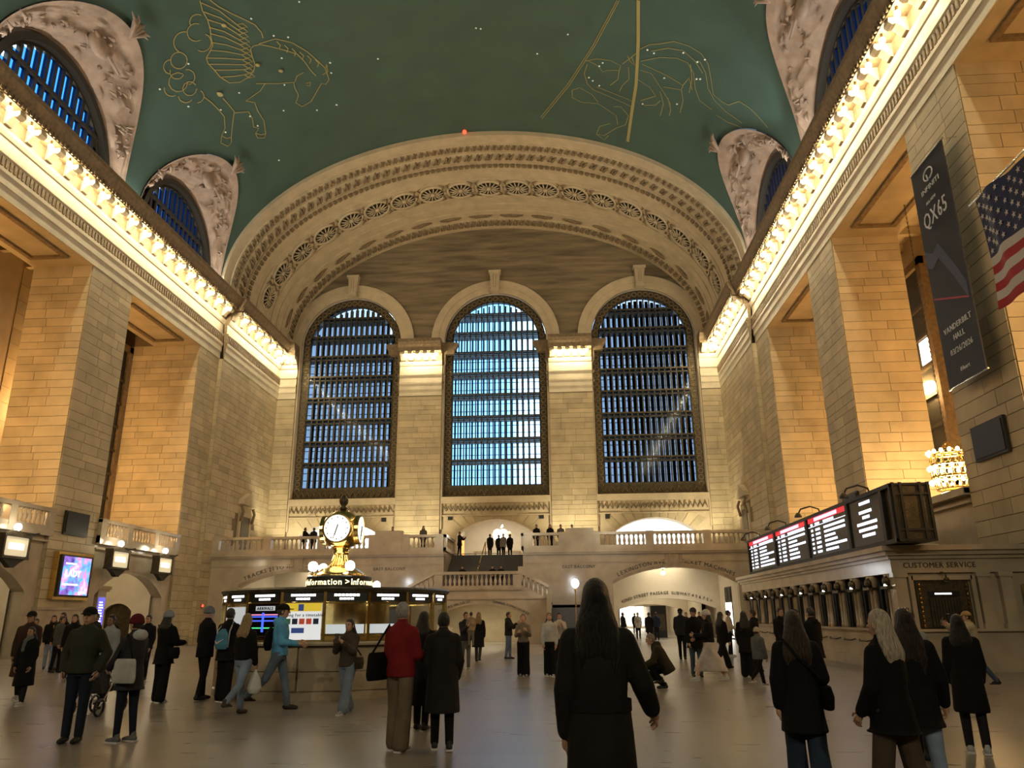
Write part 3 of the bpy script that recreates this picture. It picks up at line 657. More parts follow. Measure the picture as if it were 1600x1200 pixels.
for sx in (-1,1):
    sub(MB().box(*sorted((sx*4.1,sx*4.35)), 45.4, 46.9, 0, 2.75), 'newel', 'marble')
    for i in range(13):
        z1 = 2.2*(i+1)/13; y0 = 45.6+.3*i; sub(MB().box(*sorted((sx*4.35,sx*6.3)), y0, y0+.34, z1-.17, z1), 'step', 'dark_step')
    sub(MB().box(*sorted((sx*4.35,sx*6.3)), 49.4, 50, 0, 2.2), 'half_landing', 'marble'); sub(MB().box(*sorted((sx*2.6,sx*6.3)), 49.2, 50, 2.0, 2.2), 'half_landing', 'marble')
    for i in range(5): sub(MB().box(*sorted((sx*(4.35-.35*i),sx*(4.0-.35*i))), 48.2, 50, 2.2, 2.36+.16*i), 'step', 'dark_step')
    rl = MB().tube([(sx*6.3,45.6,.9),(sx*6.3,49.3,3.05),(sx*6.3,49.9,3.05)], .035, 8); rl.tube([(sx*6.3,49.3,2.2),(sx*6.3,49.3,3.05)], .03, 6); rl.tube([(sx*6.3,45.6,0),(sx*6.3,45.6,.9)], .03, 6); sub(rl, 'handrail', 'bronze_dark', smooth=True)
br = balustrade(root, (-2.6,46.67), (2.6,46.67), 3.1, piers=((0,.5),(4.7,5.2)), step=.27, pier_h=.82); br.matrix_parent_inverse = Matrix.Translation((0,-46.5,0)); br.scale = (1,1,1)
for sx in (-1,1):
    q = balustrade(root, (sx*2.6,46.67), (sx*4.2,46.67), 3.1, slope=-.8, step=.27); q.matrix_parent_inverse = Matrix.Translation((0,-46.5,0))
hr = MB().tube([(-.3,48.2,3.9),(-.3,54.2,6.55)], .035, 8); hr.tube([(-.3,48.2,3.0),(-.3,48.2,3.9)], .035, 6); hr.tube([(-.3,54.2,5.6),(-.3,54.2,6.55)], .035, 6); sub(hr, 'handrail', 'brass', smooth=True)
for s_, x0 in (('TRACKS 100 TO 117', -1.55), ('DINING CONCOURSE', 1.75)):
    R_ = (2.6**2+.66**2)/(2*.66); q = text(s_, .2, 'letter', root, (.2,46.48,2.36), arc=lambda d, x0=x0: (d+x0, math.sqrt(R_*R_-(d+x0)**2)-R_, -math.asin((d+x0)/R_)))
    for q in _words: q.matrix_parent_inverse = Matrix.Translation((0,-46.5,0))
# ramp recess under the landing
rc = MB().add([(-2.6,52,-.0),(2.9,52,0),(2.9,52,2.9),(-2.6,52,2.9)], [(0,1,2,3)]); rc.add([(-2.6,46.8,0),(-2.6,52,0),(-2.6,52,2.9),(-2.6,46.8,2.9)], [(0,1,2,3)]); rc.add([(2.9,46.8,0),(2.9,52,0),(2.9,52,2.9),(2.9,46.8,2.9)], [(0,1,2,3)]); rc.add([(-2.6,46.8,2.7),(2.9,46.8,2.7),(2.9,52,2.7),(-2.6,52,2.7)], [(0,1,2,3)])
sub(rc, 'ramp_recess', 'stone_trim'); light('ramp_lamp', 'AREA', (.1,48.6,2.62), 130, CREAM, 2.6, None, 1.2)
sh = MB().box(-2.6,2.6,54.2,54.4,0,5.5); sh.box(-2.75,-2.57,50.55,54.3,0,5.44); sh.box(2.57,2.75,50.55,54.3,0,5.44); sh.build('stair_enclosure', 'marble', bf)
# passages under the balcony
for sx in (-1,1):
    c = sx*12.1; ps = MB()
    ps.box(c-4.4,c-3.9,50.5,59.3,0,5.4); ps.box(c+3.9,c+4.4,50.5,59.3,0,5.4); ps.box(c-3.4,c-3.1,59.3,100,0,4.6); ps.box(c+3.1,c+3.4,59.3,100,0,4.6); ps.box(c-3.4,c+3.4,59.3,100,4.3,4.6); ps.box(c-3.4,c+3.4,100,100.3,0,4.6)
    pw = ps.build('wall_passage_' + ('left','right')[sx > 0], 'plaster'); tag(pw, kind='structure')
    pa = arched_wall('passage_arch', 56.3, c-3.9, c+3.9, 5.4, [(c+.2,3.4,1.95,.7)], 'plaster', pw)
    if sx > 0:
        R_ = (3.4**2+.7**2)/(1.4); text('42ND STREET PASSAGE  SUBWAY 4 5 6 7 S \u2192'.replace('\u2192', '>'), .29, 'letter', pw, (c+.2,56.28,2.95), arc=lambda d: (d, math.sqrt(R_*R_-d*d)-R_, -math.asin(d/R_)))
    arched_wall('passage_arch', 66, c-3.2, c+3.2, 4.5, [(c,2.8,1.9,.5)], 'plaster', pw); arched_wall('passage_arch', 78, c-3.2, c+3.2, 4.5, [(c,2.8,1.9,.5)], 'plaster', pw)
    # hanging star lamps
    for k, y in enumerate((53.4, 61.5, 71, 84)):
        t = empty('passage_lamp', (c-.3, y, 3.62 if k else 4.25)); mb = MB().ell((0,0,0), (.16,.16,.13), 10, 6)
        g = mb.build('shade', 'globe', t, smooth=True); MB().tube([(0,0,.1),(0,0,.62 if k else 1.0)], .025, 6).build('stem', 'brass', t); MB().lathe([(.2,.1),(.05,.16)], n=10).build('cap', 'brass', t)
        tag(t, '%s ceiling lamp hanging in the %s passage under the balcony' % (('nearest','second','third','farthest')[k], ('left','right')[sx > 0]), 'lamp', 'passage ceiling lamps')
        light('passage_light', 'AREA', (c, y+1.2, 4.2 if k else 5.1), (130, 130, 130, 260)[k], (1,.86,.62), 3.0, None, 4.0)
    if sx > 0:   # shop fronts far down the passage and a dark kiosk
        for k in range(5): MB().box(c-2.6+k*1.15, c-1.7+k*1.15, 99.8, 100, .3, 2.6).build('shop_window', 'lit_white', pw)
        kk = empty('information_kiosk', (c-.2,58.5,0)); MB().box(-.55,.55,-.3,.3,0,2.2).build('body', 'black', kk); MB().box(-.48,.48,-.32,-.3,1.75,2.1).build('header', 'bronze_dark', kk); MB().box(-.45,.45,-.32,-.3,.5,1.6).build('panel', 'bronze', kk); tag(kk, 'dark freestanding kiosk in the right passage under the second arch', 'kiosk')
        dw = empty('door_1'); tag(dw, kind='structure')
        MB().box(15.96,16.0,52.3,54.3,0,3.3).build('door_frame', 'bronze_dark', dw)
        for a in (52.4,53.4): MB().box(15.93,15.97,a,a+.85,.1,2.3).build('pane', 'lit_white', dw); MB().box(15.93,15.97,a,a+.85,2.45,3.2).build('pane', 'bronze_dark', dw)
# rooms behind the balcony arches
for k, (c, h, zs, r) in enumerate(LOW):
    rm = MB(); d = 66 if k == 1 else 64
    rm.box(c-h-.4,c+h+.4,d,d+.2,5.5,9.7); rm.box(c-h-.6,c-h-.2,60.4,d,5.5,9.7); rm.box(c+h+.2,c+h+.6,60.4,d,5.5,9.7); rm.box(c-h-.6,c+h+.6,60.4,d,9.5,9.7); rm.box(c-h-.6,c+h+.6,59.3,d,5.45,5.62)
    rm = rm.build('wall_room_%d' % (k+1), 'plaster' if k == 1 else 'plaster_white'); tag(rm, kind='structure')
    light('room_light', 'AREA', (c,62.5,9.45), 130 if k == 1 else 200, (1,.93,.8) if k == 1 else (.95,.98,1), 4.5, None, 2.5)
    if k == 1:
        lg = MB(); lg.ell((-.24,0,0),(.40,.05,.48),20,12); lg.ell((.24,0,0),(.40,.05,.48),20,12); lg.ell((0,0,.02),(.3,.05,.4),16,10)
        lf = [(0,.55),(.06,.72),(.2,.86),(.24,.68),(.14,.57)]; lg.prism(lf, 'y', -.05, .05)
        bt = MB().ell((.72,-.02,.08),(.2,.09,.2),14,10)
        o = empty('glowing_apple_sign', (0,63.8,8.0)); lg.build('fruit', 'lit_white', o, smooth=True); bt.build('bite', 'plaster', o, smooth=True); MB().tube([(0,0,.9),(0,0,1.5)], .015, 5).build('hanger', 'steel', o); tag(o, 'glowing white apple emblem hanging above the stair head', 'sign')
        o = empty('wall_screen', (-2.9,61.6,6.9)); MB().box(0,.06,-.9,.9,-.75,.75).build('bezel', 'black', o); mat('screen_orange', (.9,.3,.08), .4, emit=1.3, ecol=(1,.33,.08), var=.5, vscale=1.3); MB().box(.06,.07,-.82,.82,-.67,.67).build('screen', 'screen_orange', o); tag(o, 'orange glowing wall screen at the left of the lit shop entrance', 'screen')
        for q, (xa, lb) in enumerate(((-1.2,'left'),(1.1,'right'))): o = empty('shop_table', (xa,61.5,5.62)); MB().box(-.75,.75,-.4,.4,.78,.86).build('tabletop', 'plaster', o); [MB().box(sx_*.6-.06,sx_*.6+.06,-.3,.3,0,.78).build('leg','plaster',o) for sx_ in (-1,1)]; tag(o, 'pale display table, the %s one of two at the stair head' % lb, 'table')
# street lamp style globes by the stairs
for k, x in enumerate((5.75, -5.75)):
    t = empty('globe_lamp_post', (x,45.2,0)); MB().lathe([(.16,0),(.12,.15),(.05,.3),(.035,.6),(.035,2.85),(.07,2.95),(.05,3.1)], n=10).build('post', 'brass', t, smooth=True); MB().ell((0,0,3.32),(.22,.22,.25),14,10).build('globe', 'globe_cool', t, smooth=True)
    tag(t, 'tall brass lamp post with bright globe %s of the stairs' % ('right','left')[k], 'lamp'); light('globe_light', 'POINT', (x,45.2,3.9), 60, (.9,.95,1), radius=.2)
# ------------------------------------------------------------------ side balconies between the piers
def side_bay(s, ya, yb, detail):
    X = s*18.42; c = (ya+yb)/2; side = 'left' if s < 0 else 'right'
    w_ = arched_wall('bay_wall', X, ya, yb, 5.25, [(c,3.35,2.75,1.25)], 'marble', bpy.data.objects['wall_'+side], th=s*.6, axis='x')
    MB().box(*sorted((s*18.1,s*23.6)), ya, yb, 5.25, 5.45).build('bay_floor', 'marble', w_)
    m = MB().box(*sorted((s*18.05,s*18.5)), ya, yb, 5.2, 5.42); m.box(*sorted((s*18.2,s*18.5)), ya, yb, 4.95, 5.02); m.build('string_course', 'marble', w_)
    L = yb-ya
    if s < 0 or ya > 30: balustrade(w_, (s*18.25, ya), (s*18.25, yb), 5.42, piers=((0,.45),(L/3-.22,L/3+.22),(2*L/3-.22,2*L/3+.22),(L-.45,L)), step=.3)
    # lobby behind the arch
    lb = MB().box(*sorted((s*22.6,s*22.8)), ya-1, yb, 0, 5.25); lb.box(*sorted((s*19,s*22.7)), yb-.6, yb-.4, 0, 5.25); lb.build('lobby_wall', 'plaster', w_)
    if detail:
        arched_wall('inner_arch', yb-.95, *sorted((s*19.0,s*22.6)), 5.2, [(s*20.9,.85,2.0,.45)], 'plaster', w_, th=.25)
        MB().box(*sorted((s*20.0,s*21.8)), yb-.68, yb-.62, 0, 2.5).build('inner_door', 'bronze', w_)
    light('lobby_light', 'AREA', (s*20.6,c,5.1), 60, (1,.82,.52), 2.2, None, 3.5)
for s in (-1,1):
    side_bay(s, 37.46, 45.7, True); side_bay(s, 25.54, 33.82, s < 0)
    MB().box(*sorted((s*18.1,s*23.6)), -24, 21.8, 5.25, 5.45).build('bay_floor', 'marble', bpy.data.objects['wall_'+('left' if s < 0 else 'right')])
# chandeliers in the aisles
def chandelier(loc, ztop, label):
    t = empty('chandelier', loc); R = .62
    mb = MB()
    for z, r in ((1.55,.62),(1.1,.68),(.62,.70),(.15,.60)):
        mb.lathe([(r-.05,z-.05),(r+.03,z-.05),(r+.03,z+.05),(r-.05,z+.05),(r-.05,z-.05)], n=24, cap=False)
    mb.lathe([(.2,1.55),(.5,1.6),(.3,1.75),(.12,1.95),(.06,2.05)], n=16); mb.lathe([(.5,.1),(.35,-.05),(.1,-.12)], n=16)
    mb.build('gilt_rings', 'brass', t, smooth=True)
    for k in range(16):
        a = 2*PI*k/16; ca, sa = math.cos(a), math.sin(a)
        MB().tube([(.6*ca,.6*sa,1.6),(.72*ca,.72*sa,1.2),(.72*ca,.72*sa,.6),(.58*ca,.58*sa,.1)], .028, 5).build('rib', 'brass', t, smooth=True)
        for z, r in ((1.6,.74),(.98,.78),(.42,.78)): link(CHB, 'light_bulb', t, Matrix.Translation((r*ca, r*sa, z)))
    MB().lathe([(.5,-.02),(.5,-.05),(.0,-.1)], n=16, cap=False).build('lit_bowl', 'globe', t, smooth=True)
    ch = MB(); z = 2.05
    while z < ztop-loc[2]: ch.tube([(0,0,z),(.03,0,z+.12),(0,0,z+.24),(-.03,0,z+.12),(0,0,z)], .014, 4); z += .22
    ch.build('chain', 'bronze', t); tag(t, label, 'chandelier')
    light('chandelier_light', 'POINT', (loc[0],loc[1],loc[2]+.7), 1100, WARM, radius=.6)
mat('chand_bulb', (1,.9,.6), .4, emit=9, ecol=(1,.82,.45))
_o = MB().ell((0,0,0),(.075,.075,.09),8,6).build('light_bulb', 'chand_bulb', smooth=True); CHB = _o.data; bpy.data.objects.remove(_o)
chandelier((20.5,30.9,6.05), 18.7, 'gilded drum chandelier with rows of bulbs beside the black banner')
chandelier((21.4,41.2,6.3), 20.2, 'gilded chandelier behind the departure board, in the far right bay')
chandelier((-21.7,39.3,6.3), 20.2, 'gilded chandelier in the left bay next to the east balcony')
chandelier((-21.7,27.2,6.3), 20.2, 'gilded chandelier in the left bay nearest the camera')
chandelier((20.9,17.5,6.3), 20.2, 'gilded chandelier in the right bay nearest the camera')
# tall bronze aisle windows
wq = wi
for s, ya in ((-1,43.55),(-1,31.0),(1,37.3),(1,43.0)):
    wn = empty('window_%d' % wq); wq += 1; tag(wn, kind='structure'); X = s*22.95 if s < 0 else s*23.4
    MB().box(*sorted((s*23.6,X-s*.06)), ya-1.3, ya+1.9, 6.4, 18.5).build('backing', 'bronze_dark', wn)
    f = MB().box(*sorted((s*23.6,X-s*.25)), ya-1.5, ya-1.1, 6.2, 18.6); f.box(*sorted((s*23.6,X-s*.25)), ya+1.7, ya+2.1, 6.2, 18.6); f.box(*sorted((X,X-s*.25)), ya-1.5, ya+2.1, 6.2, 7.3); f.box(*sorted((X,X-s*.25)), ya-1.5, ya+2.1, 18.2, 18.6); f.build('scroll_frame', 'ornament', wn)
    for k in range(6): MB().box(*sorted((X,X-s*.2)), ya-1.1, ya+1.7, 8.6+1.5*k, 8.75+1.5*k).build('transom', 'bronze', wn)
    for k in range(6):
        for q in range(2): MB().box(*sorted((X-s*.08,X-s*.1)), ya-1.05+q*1.35, ya+.2+q*1.35, 7.35+1.5*k, 8.55+1.5*k).build('pane', 'lit_white' if (k == 4 and q == 0 and wq == wi+3) else 'glass_clear', wn)
# ------------------------------------------------------------------ things on the left wall
def lantern(y, label):
    t = empty('sign_lantern', (-17.75,y,4.0)); fr = MB()
    for sy in (-1,1):
        for z in (.08,.92): fr.box(-.2,.2,sy*.72-.05,sy*.72+.05,z-.06,z+.06)
    fr.box(-.22,.22,-.82,.82,.0,.1); fr.box(-.22,.22,-.82,.82,.88,1.0); fr.box(-.2,.2,-.8,-.7,.1,.9); fr.box(-.2,.2,.7,.8,.1,.9); fr.build('bronze_case', 'bronze', t)
    MB().box(-.14,.16,-.7,.7,.12,.88).build('opal_pane', 'lantern_glass', t); mb = MB()
    MB().box(.16,.18,-.45,.45,.38,.62).build('lit_sign', 'lit_white', t)
    MB().prism([(-.7,0),(.7,0),(.35,-.18),(.1,-.36),(-.1,-.36),(-.35,-.18)], 'x', -.12, .12).build('pendant', 'bronze_dark', t)
    MB().prism([(-.6,1.0),(.6,1.0),(.15,1.16),(-.15,1.16)], 'x', -.1, .1).build('cresting', 'bronze', t)
    g = MB().ell((.05,.05,1.3),(.15,.15,.16),12,8).build('globe', 'globe', t, smooth=True); MB().tube([(-.1,.05,1.1),(.05,.05,1.16)], .04, 6).build('socket', 'brass', t)
    MB().tube([(-.5,-.1,.8),(-.2,-.1,.8)], .05, 6).tube([(-.6,.8,1.15),(-.2,.75,1.05),(.1,1.1,1.1),(.15,1.3,1.15)], .04, 6).build('bracket', 'bronze_dark', t)
    tag(t, label, 'lantern'); light('lantern_light', 'POINT', (-17.2,y,5.45), 35, CREAM, radius=.15)
mat('lantern_glass', (.7,.62,.45), .4, emit=.35, ecol=(1,.85,.55))
lantern(30.9, 'lit bronze gate lantern with globe, leftmost, beside the advertising screen'); lantern(38.7, 'lit bronze gate lantern with globe, middle of the three on the left wall'); lantern(43.3, 'lit bronze gate lantern with globe, nearest the east balcony')
def ad_mat():
    m = mat('ad_screen', (.02,.02,.05), .3); nt = m.node_tree; b = nt.nodes['Principled BSDF']
    g = nt.nodes.new('ShaderNodeNewGeometry'); n = nt.nodes.new('ShaderNodeTexNoise'); n.inputs['Scale'].default_value = 1.6; n.inputs['Detail'].default_value = 3
    r = nt.nodes.new('ShaderNodeValToRGB'); e = r.color_ramp.elements
    e[0].position = .30; e[0].color = (.02,.03,.22,1); e[1].position = .72; e[1].color = (.95,.75,.85,1)
    for p, c in ((.42,(.25,.12,.5,1)),(.50,(.05,.45,.75,1)),(.58,(.75,.2,.5,1)),(.65,(.9,.5,.7,1))): q = e.new(p); q.color = c
    nt.links.new(g.outputs['Position'], n.inputs['Vector']); nt.links.new(n.outputs['Fac'], r.inputs[0]); nt.links.new(r.outputs[0], b.inputs['Emission Color']); b.inputs['Emission Strength'].default_value = 1.3
ad_mat()
t = empty('advertising_screen', (-18.0,35.75,2.55)); MB().box(-.3,-.02,-1.35,1.35,-.1,2.05).build('gilt_frame', 'brass', t); MB().box(-.02,.06,-1.2,1.2,.03,1.92).build('bezel', 'black', t); MB().box(.06,.075,-1.05,1.05,.12,1.85).build('screen', 'ad_screen', t)
text('LADY', .42, 'lit_text', t, (.085,-.25,.95), (0,1,0)); MB().box(.076,.085,-.95,.2,.55,.62).build('caption_bar', 'lit_text', t); MB().box(.076,.085,-.9,-.1,1.5,1.56).build('caption_bar', 'lit_text', t); MB().box(.076,.085,.35,.9,.2,.27).build('caption_bar', 'lit_text', t)
tag(t, 'bright pink and blue advertising screen in a gilt frame on the pier', 'screen')
def wall_panel(x, y, z, s, label):
    t = empty('speaker_panel', (x,y,z)); MB().box(*sorted((0,-s*.1)), -.92, .92, -.55, .55).build('frame', 'bronze_dark', t); MB().box(*sorted((-s*.1,-s*.13)), -.84, .84, -.47, .47).build('grille', 'black', t); tag(t, label, 'speaker')
wall_panel(-18.25, 35.57, 5.95, -1, 'black rectangular speaker panel above the advertising screen'); wall_panel(18.25, 23.7, 6.6, 1, 'black rectangular speaker panel under the hanging banner'); wall_panel(18.25, 35.6, 6.2, 1, 'black speaker panel just above the middle of the departure board')
t = empty('departures_pillar', (-20.2,41.2,0)); MB().box(-.4,.4,-.4,.4,0,3.0).build('shaft', 'marble', t); MB().box(-.5,.5,-.5,.5,3.0,3.12).box(-.56,.56,-.56,.56,3.12,3.3).build('cap', 'stone_trim', t); mat('screen_purple', (.05,.05,.3), .4, emit=.9, ecol=(.16,.14,.75)); MB().box(.4,.44,-.3,.3,1.1,2.7).build('screen', 'screen_purple', t)
for k in range(9): MB().box(.44,.445,-.24,.16-.05*(k%3),1.3+.14*k,1.36+.14*k).build('text_row', 'lit_text', t)
tag(t, 'marble pillar with a tall purple departures screen inside the left arch', 'screen')
t = MB().box(-18.2,-18.05,28.4,30.3,0,2.6).build('dark_doorway_panel', 'black'); tag(t, 'tall black door panel at the far left edge', 'door')
t = empty('alarm_beacon', (-17.95,49.2,2.35)); MB().ell((.05,0,0),(.09,.09,.09),10,8).build('lamp', 'red_dot', t, smooth=True); MB().box(-.06,.02,-.09,.09,-.14,.1).build('base', 'bronze_dark', t); tag(t, 'small glowing red beacon on the wall left of the booth', 'lamp')
t = empty('ceiling_beacon', (-1.1,46.6,34.7)); MB().ell((0,0,0),(.16,.16,.16),10,8).build('lamp', 'red_dot', t, smooth=True); MB().tube([(0,0,.1),(0,0,.5)], .05, 6).build('stem', 'bronze_dark', t); tag(t, 'tiny red light at the crown of the great arch', 'lamp')
# niches with bronze doors at balcony level, one each side
for s in (-1,1):
    d = empty('door_%d' % (2 if s < 0 else 3)); tag(d, kind='structure'); X = s*18.0
    q = MB().box(*sorted((X,X-s*.12)), 53.5, 55.7, 5.65, 8.9); q.prism([(53.3,9.4),(55.9,9.4),(55.9,9.7),(54.6,10.35),(53.3,9.7)], 'x', *sorted((X,X-s*.4))); q.build('pediment', 'stone_trim', d)
    MB().box(*sorted((X-s*.12,X-s*.16)), 53.9, 55.3, 5.65, 8.6).build('door_leaf', 'bronze', d)
    for y in (53.6,55.6): MB().tube([(X-s*.2,y,9.3),(X-s*.35,y,8.9),(X-s*.2,y,8.2)], .1, 6).build('bracket', 'ornament', d)
# ------------------------------------------------------------------ ticket office on the right
OX, OY0, OY1 = 14.3, 22.7, 41.5
to = empty('ticket_office', (OX,OY0,0)); tag(to, 'long marble ticket office with bronze columned windows along the right', 'ticket office')
inv = Matrix.Translation((-OX,-OY0,0))
def tsub(mb, name, m, parent=to, smooth=False):
    o = mb.build(name, m, parent, smooth=smooth)
    if parent is to: o.matrix_parent_inverse = inv
    return o
tsub(MB().box(OX,18.3,OY0,OY1,0,1.05).box(OX-.06,18.3,OY0-.06,OY1,0,.3), 'base', 'marble')
tsub(MB().box(OX-.14,OX+.4,OY0-.14,OY1,1.05,1.12).box(OX,18.3,OY0-.14,OY0+.3,1.05,1.12), 'counter', 'marble')
tsub(MB().box(OX+.55,18.3,OY0+.4,OY1,1.1,2.7), 'inner_wall', 'bronze_dark')
tsub(MB().box(OX-.02,18.3,OY0-.02,OY1,2.62,3.0).box(OX-.1,18.3,OY0-.1,OY1,3.0,3.1).box(OX-.2,18.3,OY0-.2,OY1,3.1,3.22).box(OX-.3,18.3,OY0-.3,OY1,3.22,3.36), 'entablature', 'marble')
y = OY0+.35; k = 0
while y < OY1-.2:
    tw = empty('ticket_window'); tw.parent = to; tw.location = (0,y-OY0,0)
    for dy in (-.13,.13): MB().lathe([(.1,1.12),(.1,1.22),(.075,1.28),(.065,2.3),(.1,2.36),(.12,2.5),(.14,2.62)], c=(.06,dy,0), n=10).build('column', 'marble_dark', tw, smooth=True)
    mb = MB().ell((-.05,0,2.42),(.12,.2,.14),10,6); mb.box(-.16,.1,-.24,.24,2.2,2.28); mb.build('lamp_hood', 'bronze', tw)
    MB().box(.3,.34,.28,1.15,1.12,2.6).build('bronze_grille', 'bronze', tw); MB().box(.28,.3,.4,1.02,1.2,1.95).build('pane', 'glass_clear', tw)
    if k % 2 == 0: MB().ell((-.1,0,2.3),(.05,.05,.05),8,6).build('light_bulb', 'globe', tw, smooth=True)
    MB().tube([(-.1,.2,.78),(-.18,.4,.74),(-.18,1.0,.74),(-.1,1.2,.78)], .02, 5).build('bag_rail', 'bronze_dark', tw)
    y += 1.35; k += 1
# west end of the office: the customer service window
for xa, w_ in ((14.3,.32),(16.55,.3),(17.15,.3)): tsub(MB().box(xa,xa+w_,OY0-.08,OY0+.3,1.12,2.62).box(xa-.04,xa+w_+.04,OY0-.11,OY0+.3,2.5,2.62).box(xa-.04,xa+w_+.04,OY0-.11,OY0+.3,1.12,1.24), 'pilaster', 'marble')
tsub(MB().box(14.6,18.3,OY0+.1,OY0+.45,1.12,2.62), 'end_wall', 'marble')
tsub(MB().box(14.78,16.42,OY0-.04,OY0+.1,2.42,2.54).box(14.7,14.82,OY0-.04,OY0+.1,1.12,2.54).box(16.38,16.5,OY0-.04,OY0+.1,1.12,2.54), 'window_architrave', 'marble')
sw = empty('service_window'); sw.parent = to; sw.location = (0,0,0)
MB().box(.58,2.02,.02,.1,1.14,2.42).build('bronze_frame', 'bronze', sw); MB().box(.88,1.72,-.01,.03,1.14,1.95).build('shutter', 'bronze_dark', sw); [MB().box(.9+.08*q,.93+.08*q,-.03,.0,1.16,1.93).build('slat', 'bronze', sw) for q in range(10)]
MB().box(.88,1.72,-.02,.03,1.98,2.12).build('sign_plate', 'black', sw); MB().box(1.05,1.5,-.03,-.02,2.03,2.07).build('sign_text', 'lit_text', sw); MB().lathe([(.06,0),(.06,.02)], c=(1.3,-.04,1.5), n=12).build('grille_disc', 'steel', sw)
for xx in (.66,1.94): [MB().ell((xx,-.02,1.2+.12*q),(.03,.03,.05),6,5).build('bead', 'brass', sw) for q in range(10)]
cs = text('CUSTOMER SERVICE', .2, 'letter', to, (15.6,OY0-.03,2.76))
for cs in _words: cs.matrix_parent_inverse = inv
tsub(MB().tube([(15.6,OY0-.05,2.62),(15.6,OY0-.28,2.58),(15.6,OY0-.3,2.46)], .03, 6).ell((15.6,OY0-.3,2.42),(.08,.08,.06),8,6), 'lamp_arm', 'bronze')
t = MB().box(17.72,18.0,22.5,22.68,1.3,2.3); o = t.build('poster_panel', 'brass'); tag(o, 'amber lit poster panel at the right edge beside customer service', 'poster')
# ------------------------------------------------------------------ departure board
db = empty('departure_board', (14.15,21.6,3.4)); tag(db, 'long black departure board with red headings on the ticket office roof', 'display board')
BL = 17.1
MB().box(.06,1.0,0,BL,0,1.55).build('housing', 'bronze', db); fr = MB()
for z in (0,1.5): fr.box(-.06,.1,0,BL,z-.03,z+.08)
for y in (0,.62,.72,3.35,3.45,7.6,7.7,12.1,12.2,16.95): fr.box(-.05,.1,y,y+.1,0,1.55)
fr.build('face_frame', 'bronze_dark', db); en = MB()
for x in (0,.2,.72,.94): en.box(x,x+.07,-.06,.02,0,1.6)
for z in (0,.28,1.25,1.52): en.box(0,1.0,-.05,.02,z,z+.06)
en.build('end_frame', 'bronze_dark', db)
secs = [(3.5,7.6),(7.7,12.1),(12.2,16.95)]
mat('screen_black', (.004,.004,.007), .25); mat('screen_red', (.6,.02,.03), .4, emit=.6, ecol=(.9,.03,.05)); mat('screen_pink', (.9,.7,.85), .4, emit=1.0, ecol=(.95,.62,.85)); mat('screen_text', (.8,.85,1), .4, emit=1.8, ecol=(.72,.80,1))
rg = random.Random(3)
for a, b in secs:
    sc = MB().box(.0,.05,a+.05,b-.05,.1,1.48).build('screen', 'screen_black', db); L = b-a
    MB().box(-.012,.0,a+.1,b-.1,1.30,1.47).build('red_header', 'screen_red', sc); MB().box(-.016,-.01,a+L*.22,b-L*.2,1.325,1.445).build('header_title', 'screen_pink', sc); MB().box(-.012,0,a+.1,b-.1,1.15,1.165).build('rule', 'screen_text', sc)
    for r in range(7):
        z = 1.19 if r == 0 else 1.14-.155*r
        for q, (f0, ln) in enumerate(((.06,.05),(.18,.12),(.40,rg.choice((.26,.3,.5))))):
            # text runs left to right as seen from the hall: towards smaller y
            y1 = b-.12-f0*L; y0 = y1-ln*L; n_ = max(2, int((y1-y0)/.13))
            w_ = MB(); 
            for i in range(n_): w_.box(-.012,0,y1-(i+.82)*(y1-y0)/n_,y1-i*(y1-y0)/n_,z,z+.075)
            tag(w_.build('display_text', 'screen_text', sc), kind='stuff')
ip = MB().box(.0,.05,.75,3.4,.1,1.48).build('screen', 'screen_black', db)
for r, (w_, z) in enumerate(((.9,1.28),(1.0,1.02),(.6,.86),(1.6,.68),(1.5,.50),(1.1,.33))):
    mb = MB(); n_ = int(w_/.14)
    for i in range(n_): mb.box(-.012,0,2.05-w_/2+i*.14,2.05-w_/2+i*.14+.115,z,z+.085)
    tag(mb.build('display_text', 'screen_text', ip), kind='stuff')
for y in (2.6,7.4,11.8,16.4):
    g = MB().tube([(.5,y,1.5),(.4,y,1.85),(.1,y,1.95),(-.25,y,1.85),(-.35,y,1.68)], .03, 7).build('lamp_arm', 'bronze_dark', db, smooth=True); MB().lathe([(.05,.12),(.13,.02),(.14,-.05)], c=(-.36,y,1.6), n=10).build('lamp_head', 'bronze', g, smooth=True)
# ------------------------------------------------------------------ banner and flag
bn = empty('hanging_banner', (17.75,23.45,8.45)); mat('banner_cloth', (.012,.014,.026), .6); mat('banner_glow', (.06,.07,.13), .6)
MB().box(-.02,.02,-1.12,1.12,0,7.85).build('cloth', 'banner_cloth', bn)
car = MB().prism([(-1.0,2.3),(-.4,3.3),(.3,4.3),(.75,4.1),(1.1,4.3),(1.1,4.9),(.6,4.6),(.2,4.8),(-.6,3.6),(-1.0,2.9)], 'x', -.03, -.02).build('printed_car', 'banner_glow', bn); mat('tail_red', (.4,.03,.04), .5); MB().prism([(-1.0,2.35),(1.05,3.1),(1.05,3.16),(-1.0,2.41)], 'x', -.032, -.02).build('tail_light', 'tail_red', bn)
mat('print_white', (.75,.75,.78), .6); U_ = (0,-1,0)
text('QX65', .78, 'print_white', bn, (-.03,.0,5.55), U_, xs=.75); text('ALL-NEW', .14, 'print_white', bn, (-.03,.1,6.32), U_); text('INFINITI', .25, 'print_white', bn, (-.03,0,6.75), U_, xs=1.3)
ring = MB()
pts = [(-.03, .3*math.sin(a), 7.28+.2*math.cos(a)) for a in [PI*.93*q/10 for q in range(11)]]; ring.tube(pts, .028, 5); ring.tube([(p[0],-p[1],p[2]) for p in pts], .028, 5); ring.tube([(-.03,.02,7.05),(-.03,.1,7.3)], .03, 5); ring.build('emblem', 'print_white', bn)
